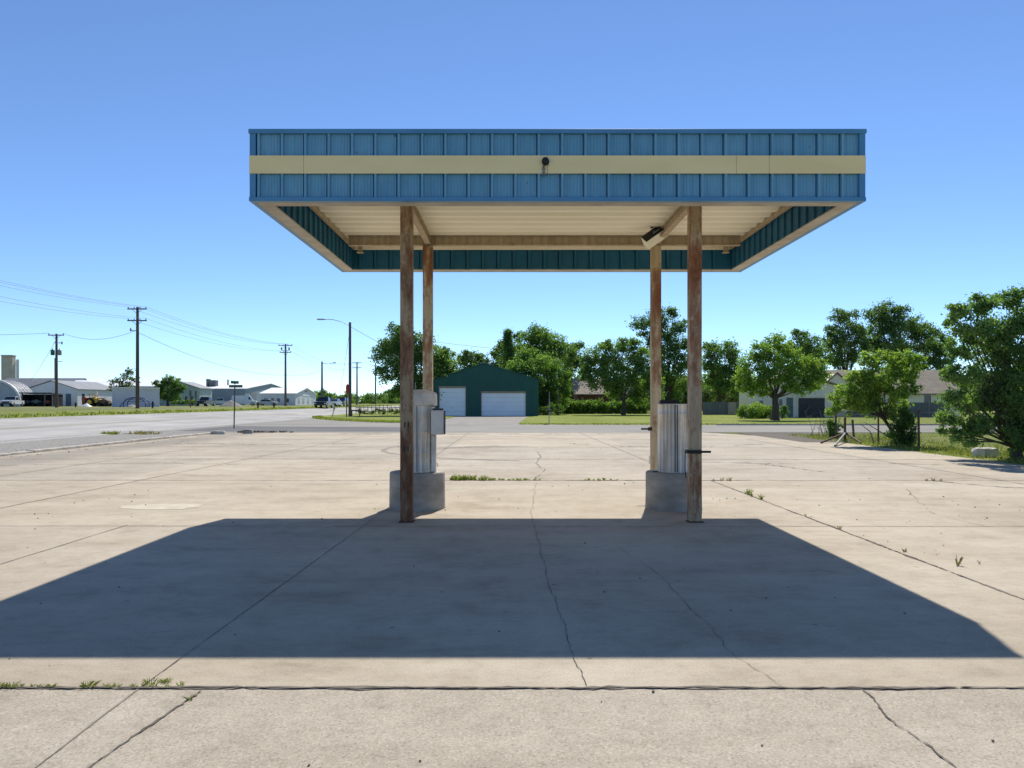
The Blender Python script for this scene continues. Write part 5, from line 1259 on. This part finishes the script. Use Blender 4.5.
    g = MB(); g.bevbox(h - .02, h + .06, -W / 2 + .05, W / 2 - .05, low[-2][1] - .02, low[-2][1] + .18, .02); g.bevbox(-h - .07, -h - .021, -W / 2 + .05, W / 2 - .05, .42, .6, .02); g.build('bumper', M['seam_dark'], t)
    g = MB(); g.box(h + .001, h + .015, -.55, .55, low[-2][1] + .2, low[-2][1] + .42); g.build('grille', M['black'], t)
    t.location = (x, y, z); t.rotation_euler = (0, 0, rz); t.scale = (s, s, s); return t
GV = 'vehicles parked by the warehouses'
vehicle('pickup', 'silver', (.66, .67, .68), PX(12, 131), 131, R(284), 'silver pickup truck parked against the arched barn', GV)
vehicle('pickup', 'charcoal', (.028, .03, .035), PX(206, 146), 146, R(272), 'charcoal pickup parked nearest the grass before the warehouse', GV)
vehicle('pickup', 'white', (.75, .76, .77), PX(221, 172), 172, R(200), 'white pickup parked between the charcoal pickup and the white van', GV)
vehicle('van', 'van_white', (.80, .80, .80), PX(244.5, 172), 172, R(12), 'white cargo van parked beside the gravel heap', GV, .95)
GH = 'vehicles driving on the highway'
vehicle('pickup', 'navy', (.03, .04, .065), PX(324, 120), 120, R(-88), 'dark navy pickup leading the cars on the highway', GH)
vehicle('car', 'silver_car', (.42, .44, .47), PX(334, 139), 139, R(-90), 'silver car following the navy pickup on the highway', GH)
vehicle('suv', 'black', (.02, .022, .026), PX(341.5, 148), 148, R(-90), 'black car last in the line on the highway', GH)
vehicle('car', 'pale', (.55, .56, .55), PX(268, 176), 176, R(5), 'pale small car parked before the white roofed office', GV)
# yellow loader
lo = empty('yellow_loader', (PX(98, 140), 140, ZG), 'old yellow wheel loader with a red attachment by the workshop side', 'loader')
ox, oy = PX(96, 140), 140.0
mb = MB(); mb.prism([(-1.3, .6), (-1.3, 1.5), (-.2, 1.7), (.5, 1.35), (1.4, 1.2), (1.5, .65)], lambda u, v, d: (ox + u, oy + d, ZG + v), -.6, .6); mb.build('body', M['yellow'], lo)
mb = MB(); 
for a in ((-.9, -.5), (.1, -.5), (-.9, .5), (.1, .5)): mb.box(ox + a[0] - .05, ox + a[0] + .05, oy + a[1] - .05, oy + a[1] + .05, ZG + 1.5, ZG + 2.2)
mb.box(ox - 1.05, ox + .25, oy - .65, oy + .65, ZG + 2.2, ZG + 2.3); mb.build('cab_frame', M['yellow'], lo)
for (u, rr_) in ((-.7, .78), (1.1, .5)):
    for s_ in (-1, 1):
        mb = MB(); mb.tube([(ox + u, oy + s_ * .62, ZG + rr_), (ox + u, oy + s_ * .98, ZG + rr_)], rr_, 16); w_ = mb.build('wheel', M['tyre'], lo)
        mb = MB(); mb.tube([(ox + u, oy + s_ * .981, ZG + rr_), (ox + u, oy + s_ * 1.0, ZG + rr_)], rr_ * .55, 12); mb.build('rim', M['yellow'], w_)
mb = MB(); mb.prism([(1.9, .2), (2.6, .15), (2.7, .5), (2.2, 1.0), (1.95, .95)], lambda u, v, d: (ox + u, oy + d, ZG + v), -.9, .9); mb.tube([(ox + .4, oy - .5, ZG + 1.4), (ox + 1.6, oy - .5, ZG + 1.5), (ox + 2.1, oy - .5, ZG + .7)], .1, 6); mb.build('bucket', M['pipe_rust'], lo)
mb = MB(); mb.bevbox(ox - 2.3, ox - 1.5, oy - .6, oy + .6, ZG + .3, ZG + 1.7, .1); mb.build('red_attachment', M['red_paint'], lo)
# covered heap, white sheet
mb = MB(); r = random.Random(6)
def mound(mb, x, y, z, rx, ry, h, r, n=20, m=6):
    vs = [(x, y, z + h)]
    for j in range(1, m + 1):
        q = j / m
        for k in range(n):
            a = 2 * math.pi * k / n; w = 1 + .12 * mnoise.noise(Vector((math.cos(a) * 2, math.sin(a) * 2, q * 3 + x)))
            vs.append((x + rx * q * w * math.cos(a), y + ry * q * w * math.sin(a), z + h * (1 - q) ** 1.0 * (1 + .15 * mnoise.noise(Vector((a, q * 4, y)))) if j < m else z - .05))
    fs = [(0, 1 + k, 1 + (k + 1) % n) for k in range(n)] + [(1 + (j - 1) * n + k, 1 + j * n + k, 1 + j * n + (k + 1) % n, 1 + (j - 1) * n + (k + 1) % n) for j in range(1, m) for k in range(n)]
    mb.add(vs, fs, True)
mound(mb, PX(231, 140), 140, ZG, 2.2, 2.0, 1.15, r); solo(mb, 'gravel_heap', M['gravel'], 'grey gravel heap on the grass before the white van', 'heap', (PX(231, 140), 140, ZG))
mb = MB(); mound(mb, PX(86.5, 135), 135, ZG, .95, .8, .6, r); solo(mb, 'covered_heap', M['white'], 'small white sheeted heap beside the yellow loader', 'heap', (PX(86.5, 135), 135, ZG))
mb = MB(); mound(mb, PX(132, 122), 122, ZG, 1.1, .6, .45, r); solo(mb, 'sand_heap', M['silo'], 'low tan sand heap under the blue hoop frame', 'heap', (PX(132, 122), 122, ZG))
mb = MB(); mb.lathe((PX(96.7, 143), 143, ZG + 1.2), [(.5, 0), (.05, 1.6)], 10); mb.lathe((PX(96.7, 143), 143, ZG), [(.6, 0), (.5, 1.2)], 10, top=False)
solo(mb, 'white_cone', M['white'], 'white pointed hopper behind the yellow loader', 'hopper', (PX(96.7, 143), 143, ZG))
# scrap machinery under the shelter
def machine(px, d, label, m1, seed, s=1.0):
    r = random.Random(seed); x = PX(px, d); t = empty('farm_machine', (x, d, ZG), label, 'machine')
    mb = MB(); mb.prism([(-.9 * s, .5), (-.8 * s, 1.0 * s), (.1, 1.25 * s), (.9 * s, .9 * s), (1.0 * s, .5)], lambda u, v, q: (x + u, d + q, ZG + v), -.4, .4); mb.build('body', m1, t)
    for u in (-.6 * s, .7 * s):
        for q in (-.5, .5):
            mb = MB(); mb.tube([(x + u, d + q - .1, ZG + .4), (x + u, d + q + .1, ZG + .4)], .4, 14); mb.build('wheel', M['tyre'], t)
    mb = MB(); mb.tube([(x + .1, d, ZG + 1.1 * s), (x + .3, d, ZG + 1.5 * s), (x + .2, d - .3, ZG + 1.55 * s)], .04, 6); mb.build('steering', M['black'], t)
machine(28, 138.3, 'dark farm machine parked at the barn end of the open shelter', M['fence_slate'], 1, .9)
machine(37, 138.3, 'dull green farm machine parked in the middle of the open shelter', M['fence_grey'], 2, 1.0)
machine(48.5, 138.3, 'faded red farm machine under the shelter beside the workshop', M['red_paint'], 3, .9)
machine(104, 139, 'rusty farm implement behind the bucket of the yellow loader', M['pipe_rust'], 4, 1.1)
# hydrants, marker stubs and sign posts on the verge
def hydrant(px, d, label, h=.7, m='black'):
    x = PX(px, d); z = gz(x); mb = MB(); mb.lathe((x, d, z), [(.16, 0), (.16, .05), (.11, .07), (.11, h * .7), (.15, h * .72), (.13, h * .85), (.05, h)], 12); mb.tube([(x - .2, d, z + h * .55), (x + .2, d, z + h * .55)], .06, 8)
    solo(mb, 'hydrant', M[m], label, 'hydrant', (x, d, z), 'small dark hydrants on the highway verge')
hydrant(152.7, 100, 'dark hydrant on the verge before the lavender outbuilding', .9)
hydrant(258, 105, 'dark hydrant on the verge between street sign and grey pole', .8)
hydrant(274, 108, 'dark hydrant on the verge nearest the grey two armed pole', .7)
hydrant(75.8, 118, 'dark hydrant on the grass before the workshop corner', .75)
def post_sign(px, d, top, bot_plate, w, label):
    x = PX(px, d); z = gz(x); t = empty('verge_sign', (x, d, z), label, 'sign'); mb = MB(); mb.box(x - .06, x + .06, d - .05, d + .05, z, PZ(top, d)); mb.build('post', M['wood'], t)
    mb = MB(); mb.box(x - w / 2, x + w / 2, d - .08, d - .052, PZ(bot_plate, d), PZ(top, d)); mb.build('sign_plate', M['fence_slate'], t)
post_sign(190.6, 112, 390.5, 396, .32, 'tall dark backed verge sign before the pale green building')
post_sign(196, 128, 391, 398, .3, 'second dark backed sign nearer the charcoal pickup')

# ------------------------------------------------------------------ light, sky, camera
sun_dir = Vector((.206, .892, 1.0)).normalized()            # towards the sun
el = math.asin(sun_dir.z); az = math.atan2(sun_dir.x, sun_dir.y)
ld = bpy.data.lights.new('sun', 'SUN'); ld.energy = 4.2; ld.angle = R(.53); ld.color = (1.0, .955, .88)
lo_ = bpy.data.objects.new('sun', ld); col.objects.link(lo_); lo_.rotation_euler = (-sun_dir).to_track_quat('-Z', 'Y').to_euler(); lo_.location = (0, 0, 60)
w = bpy.data.worlds.new('World'); scene.world = w; w.use_nodes = True; nt = w.node_tree; nt.nodes.clear()
sky = nt.nodes.new('ShaderNodeTexSky'); sky.sky_type = 'NISHITA'; sky.sun_disc = False
sky.sun_elevation = el; sky.sun_rotation = az; sky.altitude = 2000; sky.air_density = .85; sky.dust_density = 0; sky.ozone_density = 6.5
bg = nt.nodes.new('ShaderNodeBackground'); bg.inputs['Strength'].default_value = .128
ow = nt.nodes.new('ShaderNodeOutputWorld'); nt.links.new(sky.outputs[0], bg.inputs[0]); nt.links.new(bg.outputs[0], ow.inputs[0])
cd = bpy.data.cameras.new('camera'); cd.sensor_width = 36; cd.lens = F / 1024 * 36; cd.shift_y = (HZ - 384) / 1024; cd.clip_end = 6000; cd.clip_start = .05
co_ = bpy.data.objects.new('camera', cd); col.objects.link(co_); co_.location = (0, 0, EYE); co_.rotation_euler = (R(90), 0, 0); scene.camera = co_
scene.render.resolution_x, scene.render.resolution_y = 1024, 768
scene.view_settings.view_transform = 'Standard'; scene.view_settings.look = 'None'; scene.view_settings.gamma = 1; scene.view_settings.use_curve_mapping = False
scene.view_settings.exposure = 0.40
scene.cycles.max_bounces = 8; scene.cycles.transparent_max_bounces = 8; scene.cycles.use_denoising = True
